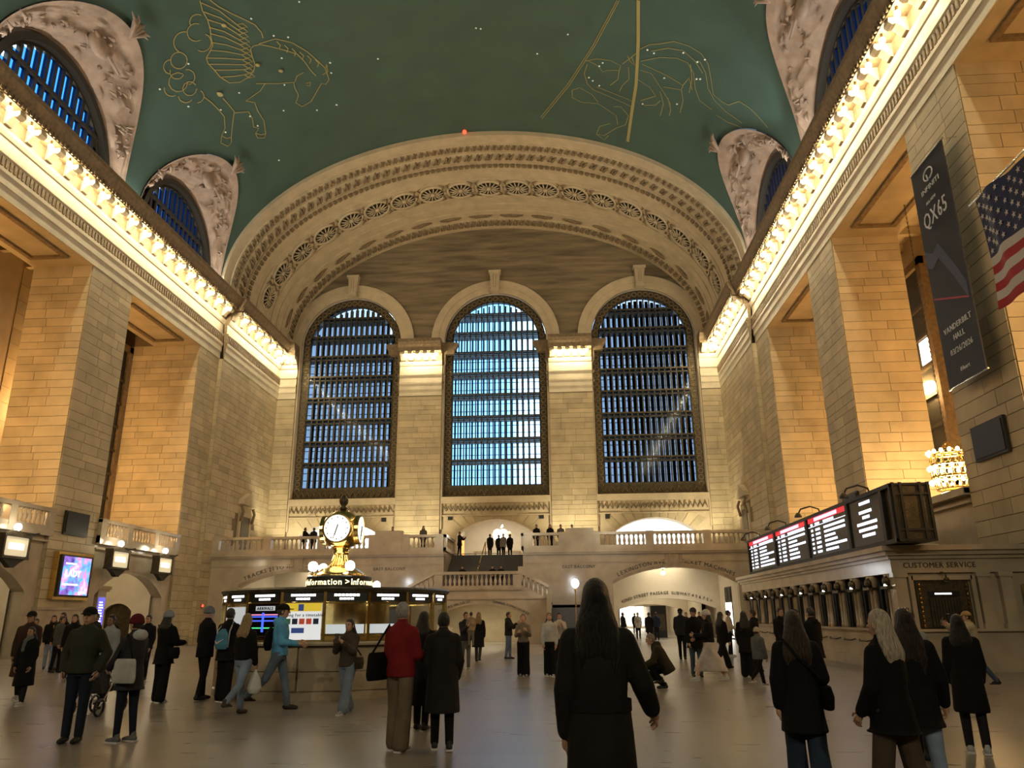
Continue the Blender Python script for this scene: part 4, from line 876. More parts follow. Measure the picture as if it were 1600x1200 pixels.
text('VANDERBILT', .27, 'print_white', bn, (-.03,-.05,1.75), U_); text('HALL', .27, 'print_white', bn, (-.03,-.05,1.4), U_); text('03/26/2026', .27, 'print_white', bn, (-.03,-.05,.98), U_); text('iHeart', .2, 'print_white', bn, (-.03,-.05,.35), U_)
MB().tube([(0,-1.2,7.87),(0,1.2,7.87)], .03, 6).tube([(0,-1.2,-.01),(0,1.2,-.01)], .03, 6).tube([(0,1.1,7.87),(.5,1.1,7.95)], .02, 5).tube([(0,-1.1,7.87),(.5,-1.1,7.95)], .02, 5).build('banner_rods', 'steel', bn); tag(bn, 'tall black advertising banner with white lettering hung on the right pier', 'banner')
fg = empty('national_flag', (15.0,16.6,8.05)); mat('flag_red', (.40,.015,.03), .7); mat('flag_white', (.62,.58,.58), .7); mat('flag_blue', (.022,.03,.10), .7)
FL, FH = 5.2, 2.75
def fpt(u, v): return (.07*math.sin(u*3.1+v*1.2)+.03*math.sin(u*7), -u, v + .03*math.sin(u*2.2))
def fpatch(u0, u1, v0, v1, m, name, lift=0):
    n = max(2, int((u1-u0)/.12)); mb = MB(); rows = []
    for side in (-1, 1):
        rows = [[Vector(fpt(u0+(u1-u0)*i/n, v0+(v1-v0)*j/2)) + Vector((side*(.006+lift),0,0)) for i in range(n+1)] for j in range(3)]; mb.grid(rows)
    return mb.build(name, m, fg, smooth=True, fix=False)
sh_ = FH/13
for k in range(13): fpatch(0 if k < 6 else 2.1, FL, k*sh_, (k+1)*sh_, 'flag_red' if k % 2 == 0 else 'flag_white', 'stripe')
fpatch(0, 2.1, 6*sh_, FH, 'flag_blue', 'canton')
star = []
for k in range(10): r = .085 if k % 2 == 0 else .035; star.append((r*math.sin(PI*k/5), r*math.cos(PI*k/5)))
for i in range(9):
    for j in range(11):
        if (i+j) % 2 == 0:
            u, v = .19*(j+.55), 6*sh_ + (FH-6*sh_)*(i+.9)/10.0; p = Vector(fpt(u, v)); mb = MB()
            for side in (-1,1): mb.add([(p.x+side*.02, p.y-a*side, p.z+b) for a, b in star], [tuple(range(10))])
            mb.build('star', 'flag_white', fg, fix=False)
MB().tube([(0,.3,FH+.05),(0,-FL,FH+.05)], .025, 6).build('cable', 'steel', fg); tag(fg, 'large stars and stripes flag hanging at the right edge', 'flag')
HORSE = [[[2242,3443],[2182,3456],[2135,3525],[2100,3626],[2077,3730],[2065,3796],[2069,3897],[2087,3924],[2101,3906],[2133,3963],[2166,4020],[2207,4031],[2222,3978],[2199,3926],[2199,3854],[2193,3813],[2249,3770],[2292,3726],[2322,3695]],[[2239,3450],[2210,3492],[2175,3549],[2136,3618],[2123,3693],[2116,3778],[2107,3831]],[[2065,3796],[2055,3769],[2062,3832],[2083,3839]],[[2190,3815],[2171,3775],[2144,3770]],[[2153,3861],[2136,3864],[2145,3893],[2154,3878]],[[2292,3726],[2324,3761],[2392,3773],[2365,3822],[2372,3888],[2371,3990],[2393,4096],[2408,4124],[2434,4090],[2430,4047],[2407,4024],[2422,3991],[2407,3921],[2406,3859],[2458,3806]],[[2465,3661],[2459,3733],[2456,3796],[2489,3865],[2525,3945],[2542,3988],[2564,3997],[2582,3937],[2561,3895],[2529,3862],[2503,3784],[2506,3720],[2514,3639],[2527,3571]],[[2430,4047],[2412,4085],[2391,4098]],[[2561,3895],[2548,3939],[2529,3953]],[[2346,3034],[2356,3093],[2357,3154],[2365,3210],[2377,3253],[2388,3309],[2409,3336],[2434,3359],[2439,3398],[2433,3452],[2428,3521],[2410,3591],[2375,3625],[2330,3625],[2302,3594],[2290,3562],[2285,3505],[2277,3450],[2262,3440],[2239,3450]],[[2316,3061],[2301,3118],[2274,3190],[2246,3257],[2223,3314],[2215,3378],[2219,3419]],[[2346,3050],[2307,3139],[2277,3266]],[[2277,3266],[2258,3274],[2250,3307],[2269,3297],[2277,3266]],[[2354,3103],[2315,3183],[2283,3297]],[[2283,3297],[2263,3305],[2256,3339],[2275,3328],[2283,3297]],[[2357,3154],[2319,3226],[2289,3328]],[[2289,3328],[2269,3337],[2262,3371],[2281,3360],[2289,3328]],[[2367,3199],[2328,3267],[2296,3360]],[[2296,3360],[2276,3369],[2268,3404],[2287,3392],[2296,3360]],[[2373,3239],[2335,3305],[2302,3392]],[[2302,3392],[2282,3402],[2274,3437],[2294,3425],[2302,3392]],[[2385,3293],[2345,3351],[2309,3425]],[[2309,3425],[2288,3435],[2280,3471],[2300,3458],[2309,3425]],[[2406,3329],[2359,3389],[2315,3458]],[[2315,3458],[2295,3468],[2287,3505],[2307,3492],[2315,3458]],[[2434,3359],[2377,3423],[2322,3491]],[[2322,3491],[2301,3502],[2293,3539],[2313,3526],[2322,3491]],[[2440,3402],[2384,3464],[2329,3525]],[[2329,3525],[2308,3536],[2300,3574],[2320,3561],[2329,3525]],[[2434,3456],[2385,3510],[2336,3559]],[[2336,3559],[2314,3571],[2307,3609],[2327,3595],[2336,3559]],[[2423,3526],[2384,3565],[2343,3594]],[[2343,3594],[2321,3606],[2313,3645],[2334,3631],[2343,3594]],[[2419,3137],[2417,3124],[2414,3112],[2408,3103],[2402,3096],[2394,3092],[2386,3093],[2379,3097],[2373,3104],[2368,3114]],[[2416,3242],[2430,3236],[2441,3220],[2447,3198],[2446,3174],[2439,3152],[2428,3138],[2414,3133],[2401,3138],[2390,3152]],[[2507,3231],[2510,3211],[2510,3190],[2506,3171],[2499,3155],[2489,3144],[2477,3137],[2465,3137],[2453,3143],[2443,3154]],[[2390,3226],[2384,3244],[2383,3264],[2386,3285],[2393,3302],[2403,3314],[2414,3319],[2426,3316],[2437,3305],[2444,3288]],[[2500,3304],[2510,3320],[2524,3326],[2538,3322],[2550,3307],[2557,3286],[2558,3263],[2552,3242],[2542,3227],[2528,3221],[2515,3225],[2503,3238],[2496,3258],[2494,3281],[2499,3303]],[[2583,3308],[2590,3296],[2594,3282],[2594,3266],[2592,3252],[2586,3240],[2578,3232],[2569,3229],[2559,3231],[2551,3238]],[[2542,3363],[2551,3369],[2561,3370],[2570,3365],[2578,3354],[2584,3341],[2586,3325],[2585,3310],[2581,3296],[2574,3286]],[[2546,3422],[2564,3443],[2586,3444],[2606,3423],[2616,3389],[2614,3353],[2599,3328],[2578,3319],[2557,3330],[2543,3358]],[[2524,3346],[2515,3357],[2509,3371],[2506,3388],[2507,3406],[2511,3422],[2519,3435],[2528,3442],[2539,3443],[2549,3438]],[[2531,3494],[2546,3511],[2564,3510],[2579,3490],[2584,3460],[2577,3432],[2562,3417],[2544,3420],[2530,3441],[2526,3470]],[[2618,3438],[2626,3433],[2633,3426],[2639,3416],[2643,3405],[2646,3392],[2646,3379],[2645,3367],[2641,3356],[2636,3347]],[[2575,3535],[2583,3536],[2591,3533],[2599,3527],[2605,3518],[2610,3507],[2614,3494],[2615,3481],[2614,3468],[2612,3455]],[[2523,3522],[2521,3535],[2521,3548],[2523,3561],[2527,3572],[2533,3580],[2540,3585],[2548,3586],[2556,3583],[2563,3576]],[[2182,3476],[2176,3512],[2186,3534]],[[2163,3520],[2157,3556],[2167,3579]],[[2144,3565],[2138,3602],[2148,3625]],[[2125,3610],[2118,3647],[2128,3672]],[[2106,3656],[2099,3694],[2109,3718]],[[2086,3702],[2079,3740],[2089,3766]]]
WATER = [[[1051,3374],[1123,3755],[1212,4146],[1320,4527]],[[1058,3378],[1131,3759],[1219,4141],[1325,4511]],[[958,3690],[927,3633],[888,3600],[840,3546],[780,3534],[727,3547],[690,3596],[662,3693],[635,3795],[586,3807],[555,3798],[513,3714],[454,3698],[328,3700]],[[917,3681],[858,3613],[799,3585],[744,3622],[702,3682]],[[951,3787],[880,3704],[816,3660],[772,3659],[738,3717],[717,3828],[685,3905],[622,3919]],[[726,3606],[690,3670],[664,3773],[621,3834],[560,3859],[464,3849]],[[595,3937],[537,3931],[456,3881]],[[759,3660],[739,3769],[738,3889]],[[1002,3774],[991,3812],[969,3837],[987,3772]],[[1018,3855],[997,3803],[972,3736]],[[1153,3898],[1115,3861],[1064,3849],[1023,3871],[1027,3914],[1072,3940],[1089,3963],[1107,3917],[1142,3893]],[[1147,3922],[1157,4009],[1144,4102],[1119,4149]],[[1027,3914],[1029,3998],[1056,4071]],[[994,3867],[986,3970],[1009,4042],[1018,4105]],[[1119,4149],[1046,4182],[963,4216]],[[1108,4114],[1029,4142],[953,4163]],[[1201,4186],[1172,4152],[1124,4196],[1098,4259]],[[1201,4186],[1200,4262],[1164,4292],[1098,4274],[1020,4352],[1010,4443]],[[1036,4268],[1006,4247],[970,4316],[978,4419],[1015,4480],[1063,4599],[1096,4603],[1085,4510],[1042,4449]],[[1096,4603],[1062,4651],[1044,4586]],[[947,3862],[904,3858],[859,3945],[819,4023],[802,4065]],[[953,3948],[902,3979],[871,4039],[929,4130]],[[944,3808],[889,3819],[824,3833],[770,3851],[772,3894],[847,3934]],[[856,3984],[834,4080],[837,4203]],[[821,4010],[798,4105],[799,4167]],[[772,3894],[755,3976],[756,4094]],[[770,3851],[752,3769],[728,3852]],[[914,4163],[865,4122],[849,4064]]]
BAND = [[987,3342],[979,3479],[970,3625],[963,3794],[956,4006],[958,4244],[959,4592]]
GOLDSTARS = [[2319,3231,2],[2284,3574,2],[2218,3687,2],[2469,3621,3]]
WHITESTARS = [[2225,3267],[2183,3430],[2140,3477],[2193,3601],[2041,3765],[2052,3847],[2230,3800],[2281,3992],[2161,4111],[2081,4129],[2504,3324],[2604,3554],[2399,3691],[2500,3722],[2412,3896],[2657,3335],[2538,3888],[2406,3999],[1218,3695],[1326,3885],[931,3678],[905,3687],[795,3599],[733,3618],[706,3574],[720,3747],[705,3733],[849,3854],[1090,3882],[1102,3917],[1138,4038],[1123,4061],[1097,4094],[918,4152],[776,4028],[1877,3834],[2057,3275],[1526,3681],[1511,3688],[2083,4127],[2407,4377],[2042,3763],[2052,3846]]
# ------------------------------------------------------------------ painted figures on the vault (flat gold lines a hair off the surface)
def ribbon(mb, pts, w, lift=.03):
    P = [vpt(t/1000, y/100, lift) for t, y in pts]
    Q = []
    for a, b in zip(P[:-1], P[1:]):
        n = max(1, int((b-a).length/.35)); Q += [a.lerp(b, i/n) for i in range(n)]
    Q.append(P[-1])
    Q = [vpt(math.atan2((q.z-VZ)/VB, q.x/VA), q.y, lift) for q in Q]; rows = [[], []]
    for i, q in enumerate(Q):
        d = (Q[min(i+1,len(Q)-1)]-Q[max(i-1,0)]).normalized(); n = Vector((q.x/VA**2,0,(q.z-VZ)/VB**2)).normalized(); s = d.cross(n)*w
        rows[0].append(q+s); rows[1].append(q-s)
    mb.grid(rows)
def figure(name, lines, w, m):
    mb = MB(); [ribbon(mb, l, w) for l in lines]; return tag(mb.build(name, m, ceil, fix=False), kind='stuff')
figure('winged_horse_line_art', HORSE, .028, 'gold_paint'); figure('water_bearer_line_art', WATER, .022, 'gold_paint')
bnd = MB(); ribbon(bnd, BAND, .10); bnd.build('painted_meridian_band', 'gold_paint', ceil, fix=False)
sm = MB()
for t, y in WHITESTARS: q = vpt(t/1000, y/100, .05); sm.ell(q, (.06,.06,.04), 8, 5)
tag(sm.build('painted_stars', 'star_white', ceil, fix=False), kind='stuff')
gm = MB()
for t, y, r in GOLDSTARS: q = vpt(t/1000, y/100, .05); gm.ell(q, (.07*r,.07*r,.05), 10, 6)
tag(gm.build('gilded_stars', 'gold_paint', ceil, fix=False), kind='stuff')
# ------------------------------------------------------------------ information booth
BX, BYc, BR, NP_ = -.25, 18.4, 2.5, 18
ib = empty('information_booth', (BX,BYc,0)); tag(ib, 'round marble and brass information booth in the middle of the floor', 'booth')
mat('booth_marble', (.36,.29,.21), .22, var=.28, vscale=1.1)
MB().lathe([(2.62,0),(2.62,.12),(2.56,.16),(2.56,1.0),(2.5,1.02)], n=54, cap=False).build('marble_base', 'booth_marble', ib, smooth=False)
for k in range(18):
    a = 2*PI*(k+.5)/18; q = MB().box(-.435,.435,-2.585,-2.555,.17,.52).box(-.435,.435,-2.585,-2.555,.535,.99); o = q.build('marble_panel', 'booth_marble', ib); o.rotation_euler = (0,0,a)
MB().lathe([(2.5,1.0),(2.72,1.02),(2.74,1.06),(2.72,1.09),(2.4,1.1)], n=54, cap=False).build('counter', 'marble', ib, smooth=False)
MB().lathe([(2.54,1.09),(2.55,1.2),(2.5,1.24),(2.46,1.24)], n=54, cap=False).build('brass_rail', 'brass', ib)
MB().lathe([(2.58,2.06),(2.62,2.12),(2.55,2.16),(.9,2.2),(0,2.2)], n=54, cap=False).build('roof', 'bronze', ib); MB().lathe([(2.45,1.83),(2.5,1.83),(2.5,1.86),(2.45,1.86)], n=54, cap=False).build('lintel_ring', 'brass', ib)
MB().lathe([(1.2,.0),(1.2,2.1)], n=24, cap=False).build('inner_core', 'brass', ib, smooth=True)
mat('poster_white', (.8,.82,.85), .5, emit=.45, ecol=(.9,.95,1)); mat('poster_yellow', (.85,.62,.05), .5, emit=.35, ecol=(.95,.7,.05)); mat('poster_green', (.1,.35,.15), .5); mat('poster_blue', (.05,.1,.4), .5, emit=.2); mat('poster_red', (.7,.1,.06), .5, emit=.2); mat('poster_navy', (.02,.03,.12), .5); mat('neon_blue', (.05,.1,.9), .4, emit=1.1, ecol=(.06,.12,1)); mat('neon_green', (.05,.6,.2), .4, emit=.9, ecol=(.08,.7,.25)); mat('neon_pink', (.7,.2,.4), .4, emit=.8, ecol=(.8,.25,.45)); mat('map_paper', (.7,.74,.78), .5, emit=.3, ecol=(.8,.9,1))
def on_panel(k, x0, x1, z0, z1, m, name, parent=None, d=0.0, th=.03):
    o = MB().box(x0,x1,-BR-d-th,-BR-d,z0,z1).build(name, m, parent or ib); 
    if not parent: o.rotation_euler = (0,0,2*PI*(k+.0)/NP_+PI/NP_*0)
    return o
CAMK = 0   # panel 0 faces straight down the hall (-Y)
for k in range(NP_):
    a = 2*PI*k/NP_
    p = empty('booth_bay'); p.parent = ib; p.rotation_euler = (0,0,a); HWp = BR*math.tan(PI/NP_)
    MB().box(-HWp-.03,-HWp+.03,-BR-.04,-BR+.04,1.1,2.1).build('brass_post', 'brass', p)
    MB().box(-HWp+.03,HWp-.03,-BR-.02,-BR+.03,1.87,2.06).build('sign_header', 'black', p)
    lt = MB()
    for i in range(7): lt.box(-.26+i*.075,-.26+i*.075+.06,-BR-.03,-BR-.02,1.975,2.02)
    for i in range(4): lt.box(-.15+i*.075,-.15+i*.075+.06,-BR-.03,-BR-.02,1.905,1.945)
    tag(lt.build('lit_wording', 'lit_text', p), kind='stuff')
    kind = {0:'poster', 17:'arrivals', 16:'map', 1:'open', 2:'desk', 15:'open'}.get(k, 'open')
    if kind == 'poster':
        b = MB().box(-HWp+.04,HWp-.04,-BR-.05,-BR-.02,1.13,1.84).build('timetable_poster', 'poster_white', p); MB().box(-HWp+.04,HWp-.04,-BR-.056,-BR-.05,1.68,1.84).build('yellow_band', 'poster_yellow', b)
        MB().box(-.08,.03,-BR-.062,-BR-.056,1.69,1.82).build('emblem', 'poster_blue', b); text('Looking for a timetable?', .085, 'letter', b, (0,-BR-.054,1.58), name='lettering')
        for i, mm in enumerate(('poster_green','poster_navy','poster_red','poster_red','poster_navy')): MB().box(-.34+i*.145,-.23+i*.145,-BR-.058,-BR-.05,1.43,1.54).build('square', mm, b)
        MB().box(-.34,-.24,-BR-.058,-BR-.05,1.26,1.36).build('square', 'poster_yellow', b); MB().box(-.2,.06,-BR-.058,-BR-.05,1.26,1.36).build('caption_box', 'poster_blue', b)
    elif kind == 'arrivals':
        b = MB().box(-HWp+.04,HWp-.04,-BR-.04,-BR-.02,1.13,1.84).build('arrivals_screen', 'screen_black', p); MB().box(-.2,.3,-BR-.046,-BR-.04,1.7,1.79).build('title_plate', 'map_paper', b); text('ARRIVALS', .085, 'letter', b, (.05,-BR-.05,1.715))
        for z, mm in ((1.62,'neon_pink'),(1.58,'neon_blue'),(1.5,'neon_blue'),(1.36,'neon_green')): MB().box(-.3,.38,-BR-.046,-BR-.04,z-.012,z+.012).build('line', mm, b)
        MB().box(-.02,.03,-BR-.05,-BR-.04,1.28,1.66).build('line', 'neon_blue', b)
    elif kind == 'map':
        b = MB().box(-HWp+.04,HWp-.04,-BR-.04,-BR-.02,1.13,1.78).build('wall_map', 'map_paper', p)
    else:
        MB().box(-HWp+.03,HWp-.03,-BR-.005,-BR+.005,1.24,1.86).build('pane', 'glass_clear', p)
        if k in (1,2): MB().box(-HWp+.06,HWp-.06,-BR+.1,-BR+.2,1.15,1.42).build('notice_rack', 'poster_white', p)
    light('booth_lamp', 'POINT', (BX+1.75*math.sin(a), BYc-1.75*math.cos(a), 1.98), 3.5, CREAM, radius=.05) if k % 3 == 0 else None
# clock with four opal faces
ck = empty('brass_clock', (BX,BYc,2.2)); tag(ck, 'four faced brass clock crowning the information booth', 'clock')
MB().lathe([(.62,.26),(.6,.33),(.5,.4),(.44,.46),(.26,.52),(.19,.62),(.15,.78),(.18,.8),(.2,.84),(.17,.88),(.23,.93),(.2,.97)], n=28).build('pedestal', 'brass', ck, smooth=True)
fl_ = MB()
for k in range(18): a = 2*PI*k/18; fl_.tube([(.27*math.cos(a),.27*math.sin(a),.53),(.2*math.cos(a),.2*math.sin(a),.64),(.16*math.cos(a),.16*math.sin(a),.78)], .018, 5)
tag(fl_.build('fluting', 'brass', ck), kind='stuff')
MB().lathe([(.74,.0),(.76,.02),(.76,.26),(.74,.28),(.5,.3)], n=40, cap=False).build('sign_drum', 'black', ck)
for q in range(4):
    Rr = .775; wd = 'Information >'
    def cyl(d, q=q): return d
    x = 0; mb = MB()
    tot = sum(_glyph[c_][2] if c_ in _glyph else .5 for c_ in wd)
    # glyphs wrapped round the drum
    for c_ in wd:
        if c_ not in _glyph: _t = text(c_, .1, 'letter', None, (0,0,-50)); bpy.data.objects.remove(_t)
    tot = sum(_glyph[c_][2] for c_ in wd)*.19; x = -tot/2
    for c_ in wd:
        vs, fs, adv = _glyph[c_]
        out = []
        for p in vs: a = (x+p[0]*.19)/Rr + q*PI/2 - .18; out.append((Rr*math.sin(a), -Rr*math.cos(a), .075+p[1]*.19))
        mb.add(out, fs); x += adv*.19
    mb.build('lettering', 'lit_gold_text', ck, fix=False)
ball = MB().lathe([(.16,.96),(.3,1.0),(.41,1.12),(.46,1.3),(.46,1.45),(.42,1.6),(.32,1.74),(.2,1.82),(.09,1.86)], n=32).build('case', 'brass', ck, smooth=True)
MB().lathe([(.06,1.86),(.1,1.9),(.05,1.95),(.1,2.02),(.115,2.1),(.08,2.18),(.02,2.24)], n=14).build('acorn_finial', 'bronze', ck, smooth=True)
mat('opal_face', (1,.98,.9), .35, emit=1.7, ecol=(1,.95,.78))
for q in range(4):
    f = empty('clock_face'); f.parent = ck; f.location = (0,0,1.38); f.rotation_euler = (0,0,q*PI/2)
    mb = MB().lathe([(.31,.0),(.31,.09),(.0,.105)], n=32, cap=False); mb.v = [(x, -z-.36, y) for x, y, z in mb.v]; mb.build('opal_dial', 'opal_face', f, smooth=False)
    mb = MB().lathe([(.35,.0),(.35,.1),(.31,.11),(.31,.0)], n=32, cap=False); mb.v = [(x, -z-.36, y) for x, y, z in mb.v]; mb.build('bezel', 'brass', f)
    nm = MB()
    for i in range(12): a = 2*PI*i/12; nm.box(.255*math.sin(a)-.012,.255*math.sin(a)+.012,-.472,-.468,.255*math.cos(a)-.02,.255*math.cos(a)+.02)
    tag(nm.build('hour_marks', 'bronze', f), kind='stuff')
    for a, l, w_, nm_ in ((33*6,.27,.010,'minute_hand'),(196.5,.17,.016,'hour_hand')):
        a = math.radians(a); dx, dz = math.sin(a), math.cos(a); pts = [(-dx*.09, -.478, -dz*.09),(dx*l, -.478, dz*l)]; MB().tube(pts, w_, 5).build(nm_, 'black', f)
for k, a in enumerate((-2.2,-.95,.62,1.0+PI*.75)):
    x, y = .66*math.sin(a), -.66*math.cos(a)
    g = empty('globe_arm'); g.parent = ck; g.location = (x,y,.3); MB().lathe([(.05,0),(.03,.06),(.05,.1)], n=10).build('holder', 'brass', g); MB().ell((0,0,.2),(.115,.115,.12),14,10).build('globe', 'globe', g, smooth=True)
light('clock_globes_light', 'POINT', (BX,BYc-.3,3.1), 14, CREAM, radius=.4)
# ------------------------------------------------------------------ people
def cloth(c, rough=.85):
    k = 'cloth_%d_%d_%d' % tuple(int(x*255) for x in c)
    if k not in M: mat(k, c, rough, var=.18, vscale=6, bump=.10, bscale=40, spec=.2)
    return k
def hairm(c):
    k = 'hair_%d_%d_%d' % tuple(int(x*255) for x in c)
    if k not in M: mat(k, c, .45, var=.45, vscale=9, bump=.9, bscale=9, stretch=(9,9,.7))
    return k
for k_, c_ in (('skin_a',(.50,.30,.21)),('skin_b',(.40,.23,.15)),('skin_c',(.24,.13,.08))): mat(k_, c_, .5)
mat('eye_dark', (.02,.015,.01), .2); mat('lips', (.35,.12,.10), .4)
def capsule(mb, p0, r0, p1, r1, n=10):
    p0, p1 = Vector(p0), Vector(p1); d = p1-p0; L = d.length
    d = d/L if L > 1e-6 else Vector((0,0,1))
    a = Vector((0,1,0)) if abs(d.y) < .9 else Vector((1,0,0)); u = d.cross(a).normalized(); v = d.cross(u); rows = []
    for t in (-90,-60,-30,0): rows.append((p0 + d*r0*math.sin(math.radians(t)), r0*max(.02,math.cos(math.radians(t)))))
    for t in (0,30,60,90): rows.append((p1 + d*r1*math.sin(math.radians(t)), r1*max(.02,math.cos(math.radians(t)))))
    g = [[tuple(c+r*(math.cos(2*PI*k/n)*u+math.sin(2*PI*k/n)*v)) for k in range(n)] for c, r in rows]; o = len(mb.v); mb.grid(g, closed=True)
    mb.f.append(tuple(o+k for k in range(n))); mb.mi.append(0); mb.f.append(tuple(o+7*n+k for k in range(n-1,-1,-1))); mb.mi.append(0)
def loft(mb, rings, n=16):
    g = [[(c[0]+rx*math.cos(2*PI*k/n), c[1]+ry*math.sin(2*PI*k/n), c[2]) for k in range(n)] for c, rx, ry in rings]; o = len(mb.v); mb.grid(g, closed=True)
    mb.f.append(tuple(o+k for k in range(n-1,-1,-1))); mb.mi.append(0); mb.f.append(tuple(o+(len(rings)-1)*n+k for k in range(n))); mb.mi.append(0)
def remeshed(mb, name, m, voxel, it=3, extra=None):
    me = bpy.data.meshes.new('tmp'); me.from_pydata(mb.v, [], mb.f)
    b = bmesh.new(); b.from_mesh(me); bmesh.ops.recalc_face_normals(b, faces=b.faces); b.to_mesh(me); b.free()
    o = bpy.data.objects.new('tmp', me); r = o.modifiers.new('r', 'REMESH'); r.mode = 'VOXEL'; r.voxel_size = voxel; r.use_smooth_shade = True
    s = o.modifiers.new('s', 'SMOOTH'); s.factor = .5; s.iterations = it
    out = bpy.data.meshes.new_from_object(evaluated(o)); bpy.data.objects.remove(o); bpy.data.meshes.remove(me)
    out.name = name; out.materials.clear()
    for q in (m if isinstance(m, list) else [m]): out.materials.append(M[q])
    if extra:
        b = bmesh.new(); b.from_mesh(out)
        vs = [b.verts.new(p) for p in extra.v]
        for f, mi in zip(extra.f, extra.mi):
            try: q = b.faces.new([vs[i] for i in f]); q.material_index = mi; q.smooth = True
            except ValueError: pass
        b.to_mesh(out); b.free()
    return out
def person(pos, heading, H, label, top=('jacket',(.02,.02,.025),.80), bottom=('trousers',(.02,.02,.03)), shoes=(.02,.02,.02), hair=('short',(.03,.02,.015)), hat=None, bag=None, skin='skin_a',
           legs=((4,4),(-4,4)), arms=((5,8,15,5),(5,8,15,5)), lean=0, headp=(0,0), q=.02, fem=False, sit=None, extra=None, z=0, scarf=None, group=None, hood=None, phone=False):
    s = H/1.72; wd = .92 if fem else 1.0
    def T(p): return Vector(p)*s
    hipz = .90; J = {}
    for i, sd in enumerate((-1,1)):
        a, kb = (math.radians(x) for x in legs[i]); hp = Vector((sd*.09,0,hipz)); th = Vector((0,math.sin(a),-math.cos(a)))*.43; kn = hp+th; sh = Vector((0,math.sin(a-kb),-math.cos(a-kb)))*.40; J['hip',sd] = hp; J['knee',sd] = kn; J['ank',sd] = kn+sh
    low = min(J['ank',-1].z, J['ank',1].z)-.075
    for k in J: J[k] = J[k]-Vector((0,0,low))
    pz = hipz-low; L = math.radians(lean); RL = Matrix.Rotation(-L, 3, 'X')
    def B(p): return RL @ Vector((p[0],p[1],p[2]-.90)) + Vector((0,0,pz))       # torso frame (standing z) -> leaned
    for i, sd in enumerate((-1,1)):
        f, o, e, inn = (math.radians(x) for x in arms[i]); shd = Vector((sd*.168*wd,0,1.368)); ua = Vector((sd*math.sin(o), math.sin(f)*math.cos(o), -math.cos(f)*math.cos(o)))*.28
        fa = Vector((-sd*math.sin(inn), math.sin(f+e)*math.cos(inn), -math.cos(f+e)*math.cos(inn)))*.25; J['sh',sd] = B(shd); J['el',sd] = B(shd+ua); J['wr',sd] = B(shd+ua+fa); J['hd',sd] = (RL @ (fa.normalized()))
    hy, hpz = (math.radians(x) for x in headp); HC = B((0,.015,1.60)); RH = RL @ (Matrix.Rotation(-hy, 3, 'Z') @ Matrix.Rotation(hpz, 3, 'X'))
    def Hd(p): return HC + RH @ Vector(p)
    def ringset(rs): return rs
    def torso(mb, infl, rs):
        rings = []
        g = [[tuple(B((rx_*math.cos(2*PI*k/16)*wd, ry_*math.sin(2*PI*k/16)+yo, zz))) for k in range(16)] for zz, rx_, ry_, yo in [(zz, rx+infl, ry+infl, yo) for zz, rx, ry, yo in rs]]; o = len(mb.v); mb.grid(g, closed=True)
        mb.f.append(tuple(o+k for k in range(15,-1,-1))); mb.mi.append(0); mb.f.append(tuple(o+(len(rs)-1)*16+k for k in range(16))); mb.mi.append(0)
    base = [(.84,.12,.09,0),(.92,.165,.115,-.01),(1.05,.14,.10,0),(1.25,.165,.118,.005),(1.37,.17,.095,0),(1.43,.12,.07,0),(1.47,.06,.055,0)]
    sc = lambda mb: setattr(mb, 'v', [tuple(Vector(p)*s) for p in mb.v])
    # --- body, one continuous surface
    mb = MB(); torso(mb, 0, base)
    hv = MB().ell((0,0,0), (.074,.094,.118), 14, 10); hv.ell((0,.03,-.055),(.055,.06,.06),12,8); mb.add([tuple(Hd(p)) for p in hv.v], hv.f); capsule(mb, B((0,-.005,1.42)), .055, Hd((0,-.01,-.06)), .052)
    for sd in (-1,1):
        capsule(mb, J['sh',sd], .055, J['el',sd], .042); capsule(mb, J['el',sd], .042, J['wr',sd], .029); w = J['wr',sd]; d = J['hd',sd]; capsule(mb, w, .03, w+d*.075, .034)
        capsule(mb, J['hip',sd], .085, J['knee',sd], .056); capsule(mb, J['knee',sd], .056, J['ank',sd], .038); capsule(mb, J['ank',sd]-Vector((0,.02,.03)), .035, J['ank',sd]+Vector((0,.14,-.045)), .028)
    sc(mb)
    ex = MB()
    def exadd(m2, mi): ex.add([tuple(Vector(p)*s) for p in m2.v], m2.f, mi)
    for sd in (-1,1):                         # fingers and thumb
        w = J['wr',sd]+J['hd',sd]*.09; d = J['hd',sd]; a = Vector((0,1,0)) if abs(d.y) < .8 else Vector((0,0,1)); u = (a - d*a.dot(d)).normalized(); n = d.cross(u)*(-sd)
        f_ = MB()
        for i, (o_, l_) in enumerate(((.030,.062),(.011,.072),(-.009,.068),(-.028,.052))): b0 = w+u*o_; k1 = b0+d*l_*.55+n*.008; capsule(f_, b0-d*.01, .0095, k1, .009, 6); capsule(f_, k1, .009, k1+d*l_*.35+n*.03, .0075, 6)
        t0 = J['wr',sd]+d*.035+u*.03; capsule(f_, t0, .012, t0+u*.03+d*.03+n*.01, .0105, 6); capsule(f_, t0+u*.03+d*.03+n*.01, .0105, t0+u*.034+d*.062+n*.02, .009, 6); exadd(f_, 0)
    nf = MB().ell((0,.102,-.018),(.012,.018,.018),8,6); nf.ell((0,.094,.012),(.008,.012,.03),8,6)
    for sd in (-1,1): nf.ell((sd*.075,-.005,-.01),(.012,.022,.034),8,6)
    ey = MB(); [ey.ell((sd*.031,.086,.012),(.013,.008,.008),8,6) for sd in (-1,1)]; lp = MB().ell((0,.092,-.062),(.024,.010,.008),8,6); br_ = MB(); [br_.ell((sd*.031,.087,.034),(.02,.008,.004),8,4) for sd in (-1,1)]
    for m2, mi in ((nf,0),(ey,1),(lp,2),(br_,1)): m2.v = [tuple(Hd(p)) for p in m2.v]; exadd(m2, mi)
